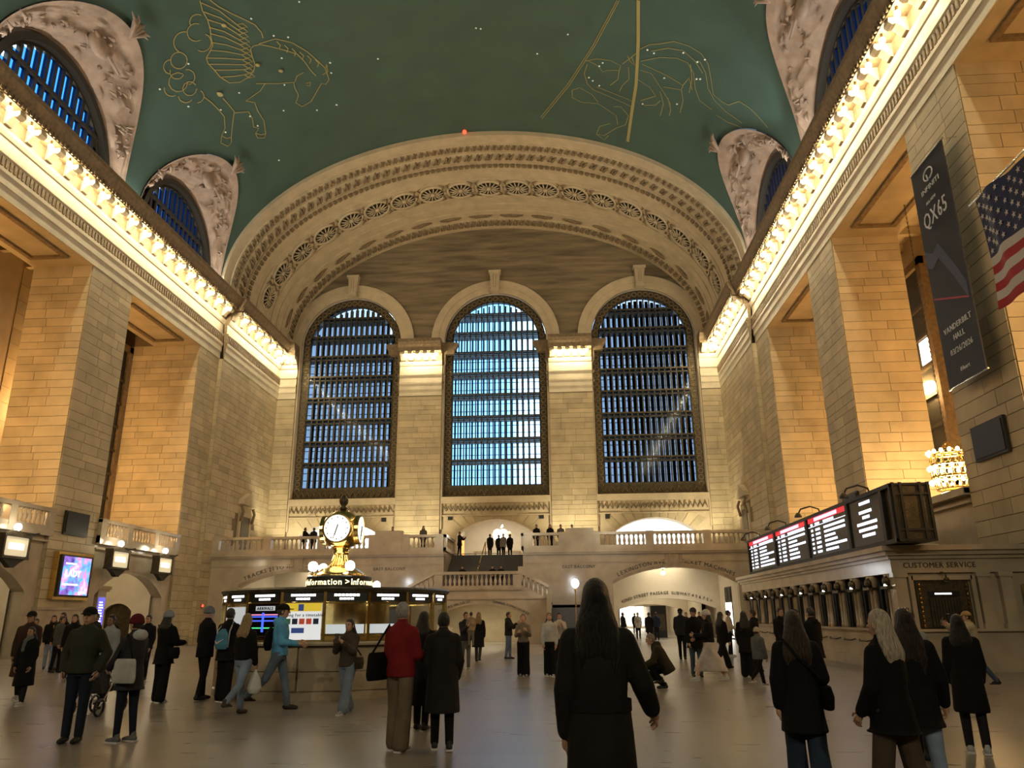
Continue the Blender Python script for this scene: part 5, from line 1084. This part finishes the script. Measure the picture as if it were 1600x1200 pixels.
    body = link(remeshed(mb, 'person', [skin,'eye_dark','lips'], max(.016, q)*s, 2, ex), 'person')
    body.location = (pos[0],pos[1],z); body.rotation_euler = (0,0,-math.radians(heading)); tag(body, label, 'person', group)
    # --- trousers or skirt
    kind, col = bottom[0], bottom[1]; mb = MB(); torso(mb, .012, [(.82,.13,.10,0),(.92,.168,.118,-.01),(1.03,.15,.11,0)])
    rk, ra = {'trousers':(.068,.056),'jeans':(.068,.058),'wide':(.092,.105),'slim':(.062,.046),'skirt':(.07,.05)}[kind]
    for sd in (-1,1):
        capsule(mb, J['hip',sd]+Vector((0,0,.02)), .10, J['knee',sd], rk); a_ = J['ank',sd]+(J['knee',sd]-J['ank',sd])*.04
        if kind != 'skirt': capsule(mb, J['knee',sd], rk, a_, ra)
    if kind == 'skirt':
        k0, k1 = J['ank',-1], J['ank',1]; mid = (k0+k1)/2; spread = abs(k0.y-k1.y)/2
        loft(mb, [((0,0,pz+.06),.16,.12),((0,0,pz-.1),.19,.15),((mid.x,mid.y*.6,pz-.45),.17,.14+spread*.6),((mid.x,mid.y*.9,.22),.17,.13+spread*.85)])
    sc(mb); link(remeshed(mb, 'trousers' if kind != 'skirt' else 'skirt', cloth(col), q*s), 'trousers' if kind != 'skirt' else 'skirt', body)
    for sd in (-1,1):
        mb = MB(); a_ = J['ank',sd]; dz = a_.z-.075; up_ = Vector((0,0,dz)); pt = -.35 if dz > .06 else 0
        capsule(mb, a_+Vector((0,-.035,-.03)), .045, a_+Vector((0,.06,-.035)), .045); capsule(mb, a_+Vector((0,.06,-.035)), .045, a_+Vector((0,.155,-.045+pt*.1)), .034); capsule(mb, a_+Vector((0,-.01,.03)), .046, a_+Vector((0,0,-.02)), .045)
        for i, p in enumerate(mb.v): mb.v[i] = (p[0],p[1],max(p[2], dz+.001))
        sc(mb); sh_o = link(remeshed(mb, 'shoe', cloth(shoes, .5), max(.014,q*.8)*s), 'shoe', body)
        if sum(shoes) > .9 or extra == 'soles': MB().box(-.045*s+a_.x*s,.045*s+a_.x*s,(a_.y-.075)*s,(a_.y+.18)*s,dz*s,(dz+.022)*s).build('sole', 'flag_white', sh_o)
    # --- upper garment
    tk, tc, hem = top[0], top[1], top[2]; inf = {'sweater':.018,'jacket':.03,'puffer':.05,'coat':.03,'shirt':.01}[tk]; mb = MB()
    rs = [(1.05,.15,.11,0),(1.25,.168,.12,.005),(1.37,.172,.10,0),(1.43,.125,.078,0),(1.475,.062,.06,-.005)]
    if hem >= .78: rs = [(hem,.17,.125,0),(max(hem+.04,.95),.165,.12,0)] + rs; torso(mb, inf, rs)
    else:
        torso(mb, inf, [(.92,.17,.125,0)] + rs); spread = abs(J['knee',-1].y-J['knee',1].y)/2; my = (J['knee',-1].y+J['knee',1].y)/2; hz = hem-low*.0
        loft(mb, [((0,0,pz+.1),.165*wd+inf,.12+inf),((0,my*.3,pz-.15),.185*wd+inf,.14+inf+spread*.3),((0,my*.8,max(hem,.12)),.205*wd+inf,.155+inf+spread*.8)])
    for sd in (-1,1): capsule(mb, J['sh',sd], .057+inf*.6, J['el',sd], .05+inf*.6); capsule(mb, J['el',sd], .05+inf*.7, J['wr',sd]-J['hd',sd]*.01, .038+inf*.6)
    if hood or (tk == 'jacket' and hood is None and hat is None and hair[0] == 'short'): hm = MB().ell((0,-.085,1.43),(.11,.06,.075),12,8); mb.add([tuple(B(p)) for p in hm.v], hm.f)
    capsule(mb, B((0,-.01,1.44)), .068+inf*.3, B((0,.0,1.485)), .062+inf*.3); sc(mb)
    up_o = link(remeshed(mb, {'coat':'coat','puffer':'puffer_coat','sweater':'sweater','jacket':'jacket','shirt':'shirt'}[tk], cloth(tc, .8), q*s, 3), tk if tk != 'puffer' else 'puffer_coat', body)
    if tk == 'coat' and extra == 'belt':
        m2 = MB(); g = [[tuple(B(((.172*wd+inf)*math.cos(2*PI*k/24), (.129+inf)*math.sin(2*PI*k/24), zz))) for k in range(24)] for zz in (.975,.985,1.03,1.04)]; m2.grid(g, closed=True); sc(m2); m2.build('belt', cloth(tuple(x*.8 for x in tc)), up_o, smooth=True)
    if hood and not isinstance(hood, bool):
        m2 = MB().ell((0,-.09,1.44),(.125,.075,.085),12,8); m2.v = [tuple(B(p)) for p in m2.v]; sc(m2); m2.build('hood', cloth(hood), up_o, smooth=True)
    if scarf: m2 = MB(); capsule(m2, B((0,.02,1.43)), .095, B((0,.02,1.49)), .085, 14); capsule(m2, B((.04,.1,1.42)), .05, B((.05,.14,1.2)), .045); sc(m2); link(remeshed(m2, 'scarf', cloth(scarf), q*s), 'scarf', body)
    # --- hair and hat
    hs, hc = hair[:2]
    if hs != 'none':
        m2 = MB(); g = MB().ell((0,-.012,.018),(.086,.104,.118),16,12)
        pts = []
        for p in g.v:
            x_, y_, z_ = p
            if y_ > .035 and z_ < .055: k_ = .72; p = (x_*k_, y_*k_, z_*k_+.01)
            if z_ < -.07 and hs == 'short': p = (x_*.7, y_*.6, -.06)
            pts.append(p)
        m2.add([tuple(Hd(p)) for p in pts], g.f)
        if hs == 'long':
            ln = hair[2] if len(hair) > 2 else .32
            rr = [((0,-.05,.03),.08,.055),((0,-.075,-.06),.092,.05),((0,-.095,-.16),.105,.045),((0,-.105,-.16-ln*.5),.10,.04),((0,-.10,-.16-ln),.07,.028)] if False else None
            gg = []
            for yy, zz, rx_, ry_ in ((-.04,.03,.084,.06),(-.055,-.06,.104,.066),(-.08,-.15,.132,.06),(-.11,-.15-ln*.5,.145,.048),(-.12,-.15-ln,.105,.022)): gg.append([tuple(HC + RL @ Vector((rx_*math.cos(2*PI*k/14), yy+ry_*math.sin(2*PI*k/14), zz))) for k in range(14)])
            o = len(m2.v); m2.grid(gg, closed=True); m2.f.append(tuple(o+k for k in range(13,-1,-1))); m2.mi.append(0); m2.f.append(tuple(o+4*14+k for k in range(14))); m2.mi.append(0)
        if hs == 'bun': b_ = MB().ell((0,-.09,.07),(.045,.045,.045),10,8); m2.add([tuple(Hd(p)) for p in b_.v], b_.f)
        sc(m2); link(remeshed(m2, 'hair', hairm(hc), min(q,.015)*s, 2), 'hair', body)
    if hat:
        hk, hcol = hat; m2 = MB(); g = MB().ell((0,-.008,.045),(.094,.112,.105 if hk == 'beanie' else .09),16,12); m2.add([tuple(Hd((p[0],p[1],max(p[2],.025 if hk == 'cap' else .0)))) for p in g.v], g.f)
        if hk == 'beanie': g2 = MB().lathe([(.098,.0),(.104,.02),(.098,.05)], n=18); m2.add([tuple(Hd((p[0],p[1]*1.14-.008,p[2]))) for p in g2.v], g2.f)
        else: g2 = MB().prism([(-.075,.06),(-.06,.15),(0,.175),(.06,.15),(.075,.06)], 'z', .028, .042); m2.add([tuple(Hd(p)) for p in g2.v], g2.f)
        sc(m2); link(remeshed(m2, hk, cloth(hcol), .011*s, 1), hk, body)
    # --- things carried are things of their own
    if phone:
        p = (J['wr',1]+J['hd',1]*.12+Vector((0,.02,.03)))*s; R3 = Matrix.Rotation(-math.radians(heading), 3, 'Z'); o = MB().box(-.037,.037,-.006,.006,-.075,.075).build('smartphone', 'black'); o.location = Vector((pos[0],pos[1],z)) + R3 @ p; o.rotation_euler = (.5,0,-math.radians(heading)); tag(o, 'black smartphone held by the ' + phone, 'phone')
    if bag:
        bk, bc, bl = bag[:3]; sd = bag[3] if len(bag) > 3 else 1; R3 = Matrix.Rotation(-math.radians(heading), 3, 'Z'); e_ = empty(bk, Vector((pos[0],pos[1],z))); e_.rotation_euler = (0,0,-math.radians(heading)); cn_ = cloth(bc); mb = MB()
        if bk == 'tote_bag':
            c0 = B((sd*.25,-.14,.97)); loft(mb, [((c0.x,c0.y,c0.z-.17),.05,.2),((c0.x,c0.y,c0.z-.1),.065,.22),((c0.x,c0.y,c0.z+.1),.055,.2),((c0.x,c0.y,c0.z+.16),.03,.19)]); st_ = [tuple(B((sd*.25,-.28,1.1))),tuple(B((sd*.17,-.04,1.455))),tuple(B((sd*.26,.03,1.1)))]
        elif bk == 'shoulder_bag':
            c0 = B((sd*.24,.0,.93)); loft(mb, [((c0.x,c0.y,c0.z-.12),.05,.13),((c0.x,c0.y,c0.z),.065,.15),((c0.x,c0.y,c0.z+.1),.04,.13)]); st_ = [tuple(B((sd*.22,-.1,1.05))),tuple(B((0,-.16,1.28))),tuple(B((-sd*.13,-.1,1.45))),tuple(B((-sd*.06,.14,1.3))),tuple(B((sd*.2,.12,1.05)))]
        elif bk == 'drawstring_bag' or bk == 'backpack':
            c0 = B((0,-.2,1.16)); loft(mb, [((c0.x,c0.y,c0.z-.2),.12,.05),((c0.x,c0.y-.01,c0.z-.1),.15,.075),((c0.x,c0.y,c0.z+.08),.13,.06),((c0.x,c0.y+.03,c0.z+.18),.05,.03)]); st_ = [tuple(B((-.12,-.17,1.0))),tuple(B((-.14,-.17,1.3))),tuple(B((-.1,-.02,1.47)))]
        else:   # plastic carrier bag in the hand
            h_ = J['wr',sd]+J['hd',sd]*.1; loft(mb, [((h_.x,h_.y,h_.z-.42),.10,.07),((h_.x,h_.y,h_.z-.33),.15,.10),((h_.x,h_.y,h_.z-.18),.12,.08),((h_.x,h_.y,h_.z-.06),.04,.03),((h_.x,h_.y,h_.z),.02,.02)]); st_ = None
        sc(mb); link(remeshed(mb, 'pouch', cn_, .014*s, 3), 'pouch', e_)
        if st_:
            m2 = MB().tube([Vector(p)*s for p in st_], .014, 6); m2.build('strap', cloth(bag[4]) if len(bag) > 4 else cn_, e_, smooth=True)
            if bk == 'drawstring_bag':
                MB().tube([Vector((-p[0],p[1],p[2]))*s for p in st_], .012, 6).build('strap', cloth(bag[4]) if len(bag) > 4 else cn_, e_)
                c0 = B((0,-.285,1.1)); MB().tube([Vector((c0.x-.09,c0.y,c0.z+.02))*s, Vector((c0.x-.05,c0.y-.005,c0.z-.03))*s, Vector((c0.x+.1,c0.y,c0.z+.05))*s], .018, 6, taper=[.3,1,.2]).build('printed_swoosh', 'flag_white', e_)
        tag(e_, bl, 'bag')
    return body
BK = (.0045,.0045,.0055); DK = (.012,.012,.016); JE = (.10,.14,.22); JL = (.19,.25,.36)
WALK = ((22,6),(-16,22)); STAND = ((3,3),(-3,3)); UPARM = (35,6,95,25)
P_ = person
P_((5.25,5.0), 2, 1.76, 'woman with long black hair in belted charcoal coat seen from behind', top=('coat',(.013,.0125,.0125),.35), bottom=('trousers',BK), hair=('long',(.004,.004,.004),.30), arms=((2,10,8,0),(14,22,34,-14)), legs=STAND, q=.012, fem=True, extra='belt')
P_((-1.50,10.64), 172, 1.71, 'older man in olive jacket and black cap standing with hands in pockets', top=('jacket',(.030,.030,.020),.86), bottom=('jeans',(.012,.016,.03)), shoes=(.02,.018,.015), hair=('short',(.3,.3,.3)), hat=('cap',(.006,.006,.007)), arms=((-16,22,42,10),(-16,22,42,10)), legs=((4,2),(2,2)), q=.014, hood=False)
P_((-.80,10.62), -72, 1.60, 'woman in maroon beanie and navy coat with white hood', top=('jacket',(.022,.02,.028),.70), bottom=('slim',(.010,.013,.025)), shoes=(.12,.12,.13), hair=('short',(.02,.015,.01)), hat=('beanie',(.085,.008,.012)), hood=(.45,.46,.5), bag=('tote_bag',(.42,.41,.40),'white and black canvas tote on the maroon beanie woman\'s shoulder',-1,BK), arms=((20,10,40,20),(10,16,40,15)), q=.014, fem=True, extra='soles')
P_((-2.85,15.49), 15, 1.70, 'person in black coat and grey beanie with white trainers', top=('jacket',BK,.72), bottom=('wide',BK), shoes=(.5,.5,.5), hair=('long',(.01,.01,.01),.1), hat=('beanie',(.20,.22,.25)), bag=('shoulder_bag',BK,'black crossbody bag of the grey beanie person'), arms=((25,10,80,10),(20,10,70,10)), fem=True)
P_((-2.24,15.95), 35, 1.78, 'tall man in black jacket and light grey beanie near the booth', top=('jacket',BK,.78), bottom=('trousers',BK), hair=('none',BK), hat=('beanie',(.15,.16,.18)), arms=((0,8,15,0),(10,8,60,10)), legs=((8,4),(-4,8)))
P_((-1.62,15.58), 12, 1.74, 'person in black with a blue drawstring bag on the back', top=('jacket',BK,.76), bottom=('wide',BK), shoes=(.55,.55,.55), hair=('short',(.01,.01,.01)), bag=('drawstring_bag',(.07,.20,.32),'blue drawstring sports bag with white cords',1,(.45,.45,.45)), hood=False)
P_((-.45,13.57), 20, 1.63, 'blonde woman in black jacket and light jeans carrying a bag', top=('jacket',BK,.92), bottom=('jeans',JL), shoes=(.06,.05,.04), hair=('long',(.30,.21,.11),.16), bag=('carrier_bag',(.55,.55,.56),'translucent white plastic carrier bag held beside blue jeans',1), legs=((10,4),(-22,28)), fem=True)
P_((-.06,14.20), 78, 1.81, 'man in sky blue hoodie and black cap walking past the booth', top=('sweater',(.10,.34,.62),.88), bottom=('jeans',(.11,.15,.21)), shoes=(.03,.02,.02), hair=('short',(.05,.04,.03)), hat=('cap',(.006,.006,.007)), bag=('backpack',BK,'small black backpack hanging off the blue hoodie man',1), legs=((14,4),(-26,22)), arms=((10,8,70,5),(10,8,75,10)), hood=True, q=.015)
P_((1.30,13.82), 195, 1.56, 'young woman in brown jacket and wide jeans checking her phone', top=('jacket',(.055,.042,.032),.86), bottom=('wide',(.15,.19,.26)), shoes=(.3,.3,.32), hair=('long',(.012,.01,.008),.14), bag=('shoulder_bag',(.03,.022,.018),'dark brown shoulder bag of the woman in front of the booth',-1), arms=(UPARM,UPARM), legs=((20,4),(-12,14)), fem=True, q=.014, hood=False, phone='young woman in the brown jacket')
P_((3.01,9.99), 25, 1.72, 'grey haired person in red jacket and beige trousers seen from behind', top=('jacket',(.17,.009,.014),.84), bottom=('wide',(.14,.105,.075)), shoes=(.28,.27,.26), hair=('short',(.32,.31,.30)), bag=('tote_bag',BK,'large black shoulder bag worn over the red jacket',-1), arms=((5,10,25,5),(10,10,75,20)), q=.014, extra='soles', hood=False)
P_((2.97,11.77), 15, 1.62, 'person in long black coat standing between red jacket and puffer coat', top=('coat',BK,.36), bottom=('trousers',BK), hair=('long',(.006,.006,.006),.1), fem=True)
P_((3.52,10.09), -12, 1.60, 'person in long black quilted puffer coat with dark trainers', top=('puffer',(.012,.012,.014),.46), bottom=('trousers',BK), shoes=(.03,.03,.03), hair=('short',(.008,.007,.006)), arms=((5,12,30,10),(5,12,25,5)), legs=((6,4),(-8,4)), q=.014, extra='soles', hood=True, fem=True)
P_((2.03,24.49), 150, 1.68, 'man in dark jacket and grey trousers carrying a child', top=('jacket',(.02,.022,.028),.86), bottom=('trousers',(.12,.12,.12)), shoes=(.35,.33,.3), arms=(UPARM,UPARM))
P_((2.22,24.25), -20, 1.02, 'small child in beige fleece held in the arms of a man', top=('jacket',(.28,.21,.14),.80), bottom=('trousers',(.16,.14,.12)), hair=('short',(.03,.02,.015)), z=.66, q=.025)
P_((1.95,29.0), 8, 1.70, 'woman with long fair hair in a black coat before the ramp arch', top=('coat',BK,.50), bottom=('trousers',(.02,.02,.02)), hair=('long',(.22,.14,.07),.2), legs=((3,3),(-14,8)), fem=True)
P_((3.93,21.84), 178, 1.60, 'young woman in tan sweater and black trousers looking up', top=('sweater',(.17,.135,.105),.93), bottom=('wide',BK), shoes=(.3,.3,.3), hair=('bun',(.02,.015,.01)), headp=(0,28), arms=((30,8,90,20),(25,10,85,15)), fem=True)
P_((4.65,21.80), 182, 1.63, 'young woman in white sweatshirt and black trousers looking up', top=('sweater',(.42,.40,.38),.92), bottom=('wide',BK), shoes=(.4,.38,.36), hair=('long',(.05,.033,.02),.15), headp=(-8,24), arms=((3,10,12,4),(3,10,12,4)), fem=True)
P_((2.93,30.5), 100, 1.70, 'person in dark jacket behind the tan sweater woman', top=('jacket',DK,.85), bottom=('jeans',JE), arms=(UPARM,UPARM))
P_((4.90,26.45), 175, 1.64, 'person in white hooded jacket at the foot of the right stairs', top=('jacket',(.42,.38,.35),.85), bottom=('trousers',BK), arms=(UPARM,UPARM), hair=('short',(.02,.015,.01)), fem=True)
P_((7.29,18.0), -88, 1.70, 'man crouching in a dark olive jacket taking a low photograph', top=('jacket',(.028,.022,.013),.80), bottom=('trousers',BK), shoes=(.02,.02,.02), hair=('short',(.20,.17,.14)), legs=((100,140),(72,128)), lean=28, headp=(0,12), arms=((48,6,45,14),(45,6,50,14)), hood=True, phone='crouching man')
P_((8.47,21.38), 178, 1.72, 'man in flat cap and dark coat with jeans facing the camera', top=('jacket',BK,.72), bottom=('jeans',(.055,.075,.11)), hat=('cap',(.04,.035,.03)), arms=((10,8,80,15),(3,8,15,5)), skin='skin_b')
P_((8.60,20.16), -80, 1.72, 'woman in black top, long white skirt and pale cap striding left', top=('jacket',BK,.96), bottom=('skirt',(.50,.44,.41)), shoes=(.5,.48,.46), hair=('long',(.008,.008,.008),.1), hat=('beanie',(.5,.47,.45)), legs=((26,4),(-20,12)), arms=((20,8,75,25),(15,8,60,20)), fem=True)
P_((9.78,24.54), 60, 1.66, 'person in black walking right behind the white skirt', top=('jacket',BK,.80), bottom=('wide',BK), legs=((22,6),(-24,30)), hair=('long',(.01,.01,.01),.2), fem=True)
P_((9.76,21.32), 5, 1.62, 'woman with long black hair and black clothes right of the white skirt', top=('coat',BK,.62), bottom=('wide',BK), hair=('long',(.006,.006,.006),.3), fem=True)
P_((9.41,18.55), 60, 1.27, 'child in pale knitted hat and patterned grey jacket', top=('puffer',(.09,.095,.10),.80), bottom=('trousers',BK), hat=('beanie',(.42,.36,.28)), shoes=(.2,.2,.2), legs=((16,4),(-24,26)), extra='soles')
P_((10.35,22.8), -70, 1.66, 'dark haired person in black right behind the child', top=('jacket',BK,.8), bottom=('trousers',BK), skin='skin_b')
P_((11.42,31.44), 90, 1.70, 'man in cream sweater and black trousers near the ticket windows', top=('sweater',(.42,.34,.26),.86), bottom=('trousers',BK), shoes=(.5,.48,.45), hair=('short',(.02,.015,.01)), headp=(0,15), arms=((5,8,20,0),(15,10,35,0)))
P_((11.95,31.0), 190, 1.56, 'woman in black coat facing the camera beside the cream sweater', top=('coat',BK,.55), bottom=('trousers',BK), shoes=(.45,.43,.4), hair=('long',(.012,.01,.008),.2), fem=True)
P_((9.3,29.5), 20, 1.76, 'broad person in black puffer jacket behind the crouching man', top=('puffer',(.014,.014,.017),.80), bottom=('trousers',BK), hat=('cap',(.01,.01,.01)), hood=True)
P_((9.97,46.7), 5, 1.70, 'person in black walking away under the right arch', top=('coat',BK,.6), bottom=('trousers',BK), legs=((10,4),(-14,14)), q=.028)
P_((11.61,43.4), 185, 1.68, 'person in black jacket and ochre trousers coming out of the passage', top=('jacket',(.02,.018,.016),.80), bottom=('trousers',(.10,.065,.03)), legs=((12,4),(-10,12)), q=.028)
P_((10.1,55.0), 175, 1.72, 'person in pale coat inside the right passage', top=('jacket',(.35,.33,.28),.72), bottom=('trousers',DK), q=.03)
P_((8.9,52.6), 60, 1.72, 'person in dark jacket at the left jamb of the right arch', top=('jacket',DK,.8), bottom=('trousers',(.12,.1,.08)), q=.03)
P_((10.95,51.6), 10, 1.71, 'person in dark blue jacket walking into the right passage', top=('jacket',(.02,.03,.06),.8), bottom=('trousers',DK), q=.03)
P_((13.0,47.5), 180, 1.70, 'person in black leaning by the right jamb of the right arch', top=('jacket',BK,.8), bottom=('trousers',BK), q=.03)
P_((14.0,62.0), 200, 1.70, 'person in grey far inside the right passage', top=('jacket',(.1,.1,.11),.8), bottom=('trousers',BK), q=.035)
P_((11.2,70.0), 0, 1.72, 'farthest dark figure down the right passage', top=('jacket',DK,.7), bottom=('trousers',BK), q=.035)
P_((7.12,7.4), 8, 1.57, 'woman with long brown hair in black coat and flared jeans', top=('coat',BK,.62), bottom=('wide',(.02,.035,.06)), hair=('long',(.030,.018,.011),.28), bag=('shoulder_bag',BK,'small black leather bag on the flared jeans woman',1), arms=((-4,12,10,0),(5,14,60,10)), legs=((4,3),(-12,8)), fem=True, q=.014, hood=False)
P_((7.58,6.6), -35, 1.58, 'woman with platinum hair in black jacket and brown wide trousers', top=('jacket',BK,.72), bottom=('wide',(.070,.050,.036)), hair=('long',(.45,.37,.29),.18), arms=((5,10,30,5),(5,14,30,0)), legs=((12,4),(-10,6)), fem=True, q=.013, hood=False)
P_((8.02,7.2), 15, 1.58, 'woman with dark auburn hair in black coat behind the platinum hair', top=('coat',BK,.70), bottom=('jeans',JL), shoes=(.4,.4,.4), hair=('long',(.016,.008,.006),.34), arms=((5,12,20,0),(5,16,20,-5)), legs=((3,3),(-16,10)), fem=True, q=.014)
P_((9.0,9.5), 60, 1.60, 'dark haired man in grey hooded top looking right', top=('jacket',(.20,.20,.20),.8), bottom=('trousers',DK), hair=('short',(.01,.008,.006)), hood=True, skin='skin_b')
P_((9.75,9.9), 20, 1.52, 'person with black hair in black coat before customer service', top=('coat',BK,.5), bottom=('trousers',DK), shoes=(.4,.4,.4), hair=('long',(.006,.006,.006),.15), fem=True)
P_((13.86,18.08), -75, 1.60, 'man in tan cap and cream jacket photographing beside customer service', top=('puffer',(.36,.32,.24),.88), bottom=('jeans',(.055,.075,.12)), shoes=(.02,.015,.015), hair=('short',(.02,.015,.01)), hat=('cap',(.36,.25,.12)), arms=((60,6,75,10),(60,6,75,10)), legs=((20,4),(-26,8)), phone='man in the cream jacket')
P_((10.19,17.0), -30, 1.67, 'dark haired person in black near the nearest ticket windows', top=('jacket',BK,.7), bottom=('trousers',BK))
P_((10.9,22.0), 160, 1.70, 'tall dark haired person in black by the middle ticket windows', top=('jacket',BK,.7), bottom=('trousers',BK), skin='skin_b')
P_((12.7,27.0), 70, 1.68, 'person in dark cap standing at a ticket window', top=('jacket',DK,.75), bottom=('trousers',BK), hat=('cap',(.015,.015,.02)))
P_((-6.08,16.03), 170, 1.73, 'man in long brown coat and flat cap at far left', top=('coat',(.035,.018,.013),.45), bottom=('trousers',BK), hat=('cap',(.008,.008,.008)), shoes=(.35,.33,.3), skin='skin_b', legs=((8,4),(-6,6)))
P_((-5.38,15.09), 175, 1.43, 'short woman in black coat with grey knitted scarf', top=('coat',BK,.42), bottom=('trousers',DK), scarf=(.12,.12,.125), hair=('long',(.015,.01,.008),.1), shoes=(.45,.42,.38), legs=((10,4),(-10,8)), skin='skin_b', fem=True)
P_((-4.03,15.51), 185, 1.64, 'woman in pale grey jacket with black hood behind the older man', top=('jacket',(.26,.26,.28),.80), bottom=('trousers',BK), hood=BK, hair=('short',(.01,.01,.01)), shoes=(.3,.25,.2), skin='skin_c', fem=True)
for i, (x, y, hd, H, lb, tc, bc) in enumerate(((-12.0,25.7,150,1.70,'person in black with light jeans in the group under the advertising screen',BK,JL),(-12.8,26.0,170,1.60,'person in dark green jacket left in the group under the screen',(.02,.03,.02),JE),(-11.3,25.1,185,1.78,'tallest person in the group under the advertising screen',BK,(.16,.16,.17)),(-10.6,24.0,100,1.66,'person in grey patterned jacket right in the group under the screen',(.06,.06,.06),BK),
        (-8.6,21.5,170,1.70,'person with dark hair just left behind the older man',BK,BK),(-7.4,20.5,200,1.72,'person in black peering over the older man\'s shoulder',DK,BK),(-9.6,19.0,175,1.68,'person in black at the far left edge of the floor',BK,BK),(-6.2,21.0,180,1.66,'person with dark hood between older man and pale jacket',BK,BK))):
    P_((x,y), hd, H, lb, top=('jacket',tc,.8), bottom=('jeans',bc), hair=('short' if i % 2 else 'long',(.012,.01,.008)), arms=(UPARM,(5,8,20,5)) if i in (0,3) else ((5,8,15,5),(5,8,15,5)), q=.024, skin='skin_b' if i % 2 else 'skin_a')
# people on the balcony and stairs
for i, (x, y, zz, hd, lb, tc) in enumerate(((-12.07,50.7,5.64,40,'dark haired person leaning on the balcony left of the clock',BK),(-11.5,50.8,5.64,-40,'person in black on the balcony right next to the left leaning one',DK),(-6.2,50.9,5.64,180,'person in black behind the left parapet block',BK),(-4.1,50.8,5.64,170,'woman with long hair at the balcony left of the stairs',(.1,.1,.1)),
        (3.4,51.0,5.64,200,'person in black on the balcony just right of the stairs',BK),(5.0,51.2,5.64,180,'person in grey on the balcony by the right parapet block',(.12,.12,.12)),(4.3,51.1,5.64,170,'woman with long dark hair in black on the right of the balcony',BK),(5.75,51.3,5.64,180,'person in white behind the right parapet block',(.4,.4,.4)),
        (-.2,56.6,5.64,10,'leftmost person of the group at the stair head',BK),(.4,57.2,5.64,0,'second person of the group at the stair head',DK),(.8,56.4,5.64,200,'person in grey skirt in the group at the stair head',(.16,.16,.16)),(1.25,56.9,5.64,-20,'rightmost person of the group at the stair head',BK),(-2.2,54.8,5.64,120,'person in black leaning on the stair parapet',BK))):
    P_((x,y), hd, 1.70, lb, top=('jacket',tc,.75), bottom=('trousers',BK), hair=('long' if i in (3,6) else 'short',(.01,.008,.006)), z=zz, q=.03, arms=((40,8,80,10),(40,8,80,10)) if i in (0,12) else ((5,8,15,5),(5,8,15,5)))
for x, lb in ((-1.4,'person in black seated on the left of the upper stairs'),(.55,'person in black seated near the handrail on the upper stairs'),(1.1,'person in dark coat seated rightmost on the upper stairs')):
    P_((x,50.35), 180, 1.68, lb, top=('jacket',BK,.82), bottom=('trousers',BK), legs=((88,78),(84,72)), lean=10, z=3.42, q=.03, arms=((40,4,40,20),(40,4,40,20)))
# pushchair behind the older man
pc = empty('pushchair', (-3.0,13.6,0)); mat('pram_cloth', (.02,.02,.022), .8)
for x, y in ((-.25,-.3),(.25,-.3),(-.25,.4),(.25,.4)):
    w_ = MB(); w_.tube([(x+.13*0,y+.13*math.cos(2*PI*k/14),.14+.13*math.sin(2*PI*k/14)) for k in range(15)], .022, 6); w_.lathe([(.03,-.02),(.03,.02)], c=(x,y,.14), n=8); w_.build('wheel', 'black', pc)
MB().tube([(-.25,.4,.14),(-.25,0,.55),(-.25,-.45,1.02),(.25,-.45,1.02),(.25,0,.55),(.25,.4,.14)], .016, 6).tube([(-.25,-.3,.14),(-.25,.1,.6)], .016, 6).tube([(.25,-.3,.14),(.25,.1,.6)], .016, 6).build('frame', 'steel', pc); MB().prism([(-.35,.62),(-.2,.35),(.3,.38),(.38,.5),(0,.46),(-.2,.9)], 'x', -.21, .21).build('seat', 'pram_cloth', pc)
tag(pc, 'black folding pushchair with grey frame behind the older man', 'pushchair')

bpy.data.scenes.remove(TMP)
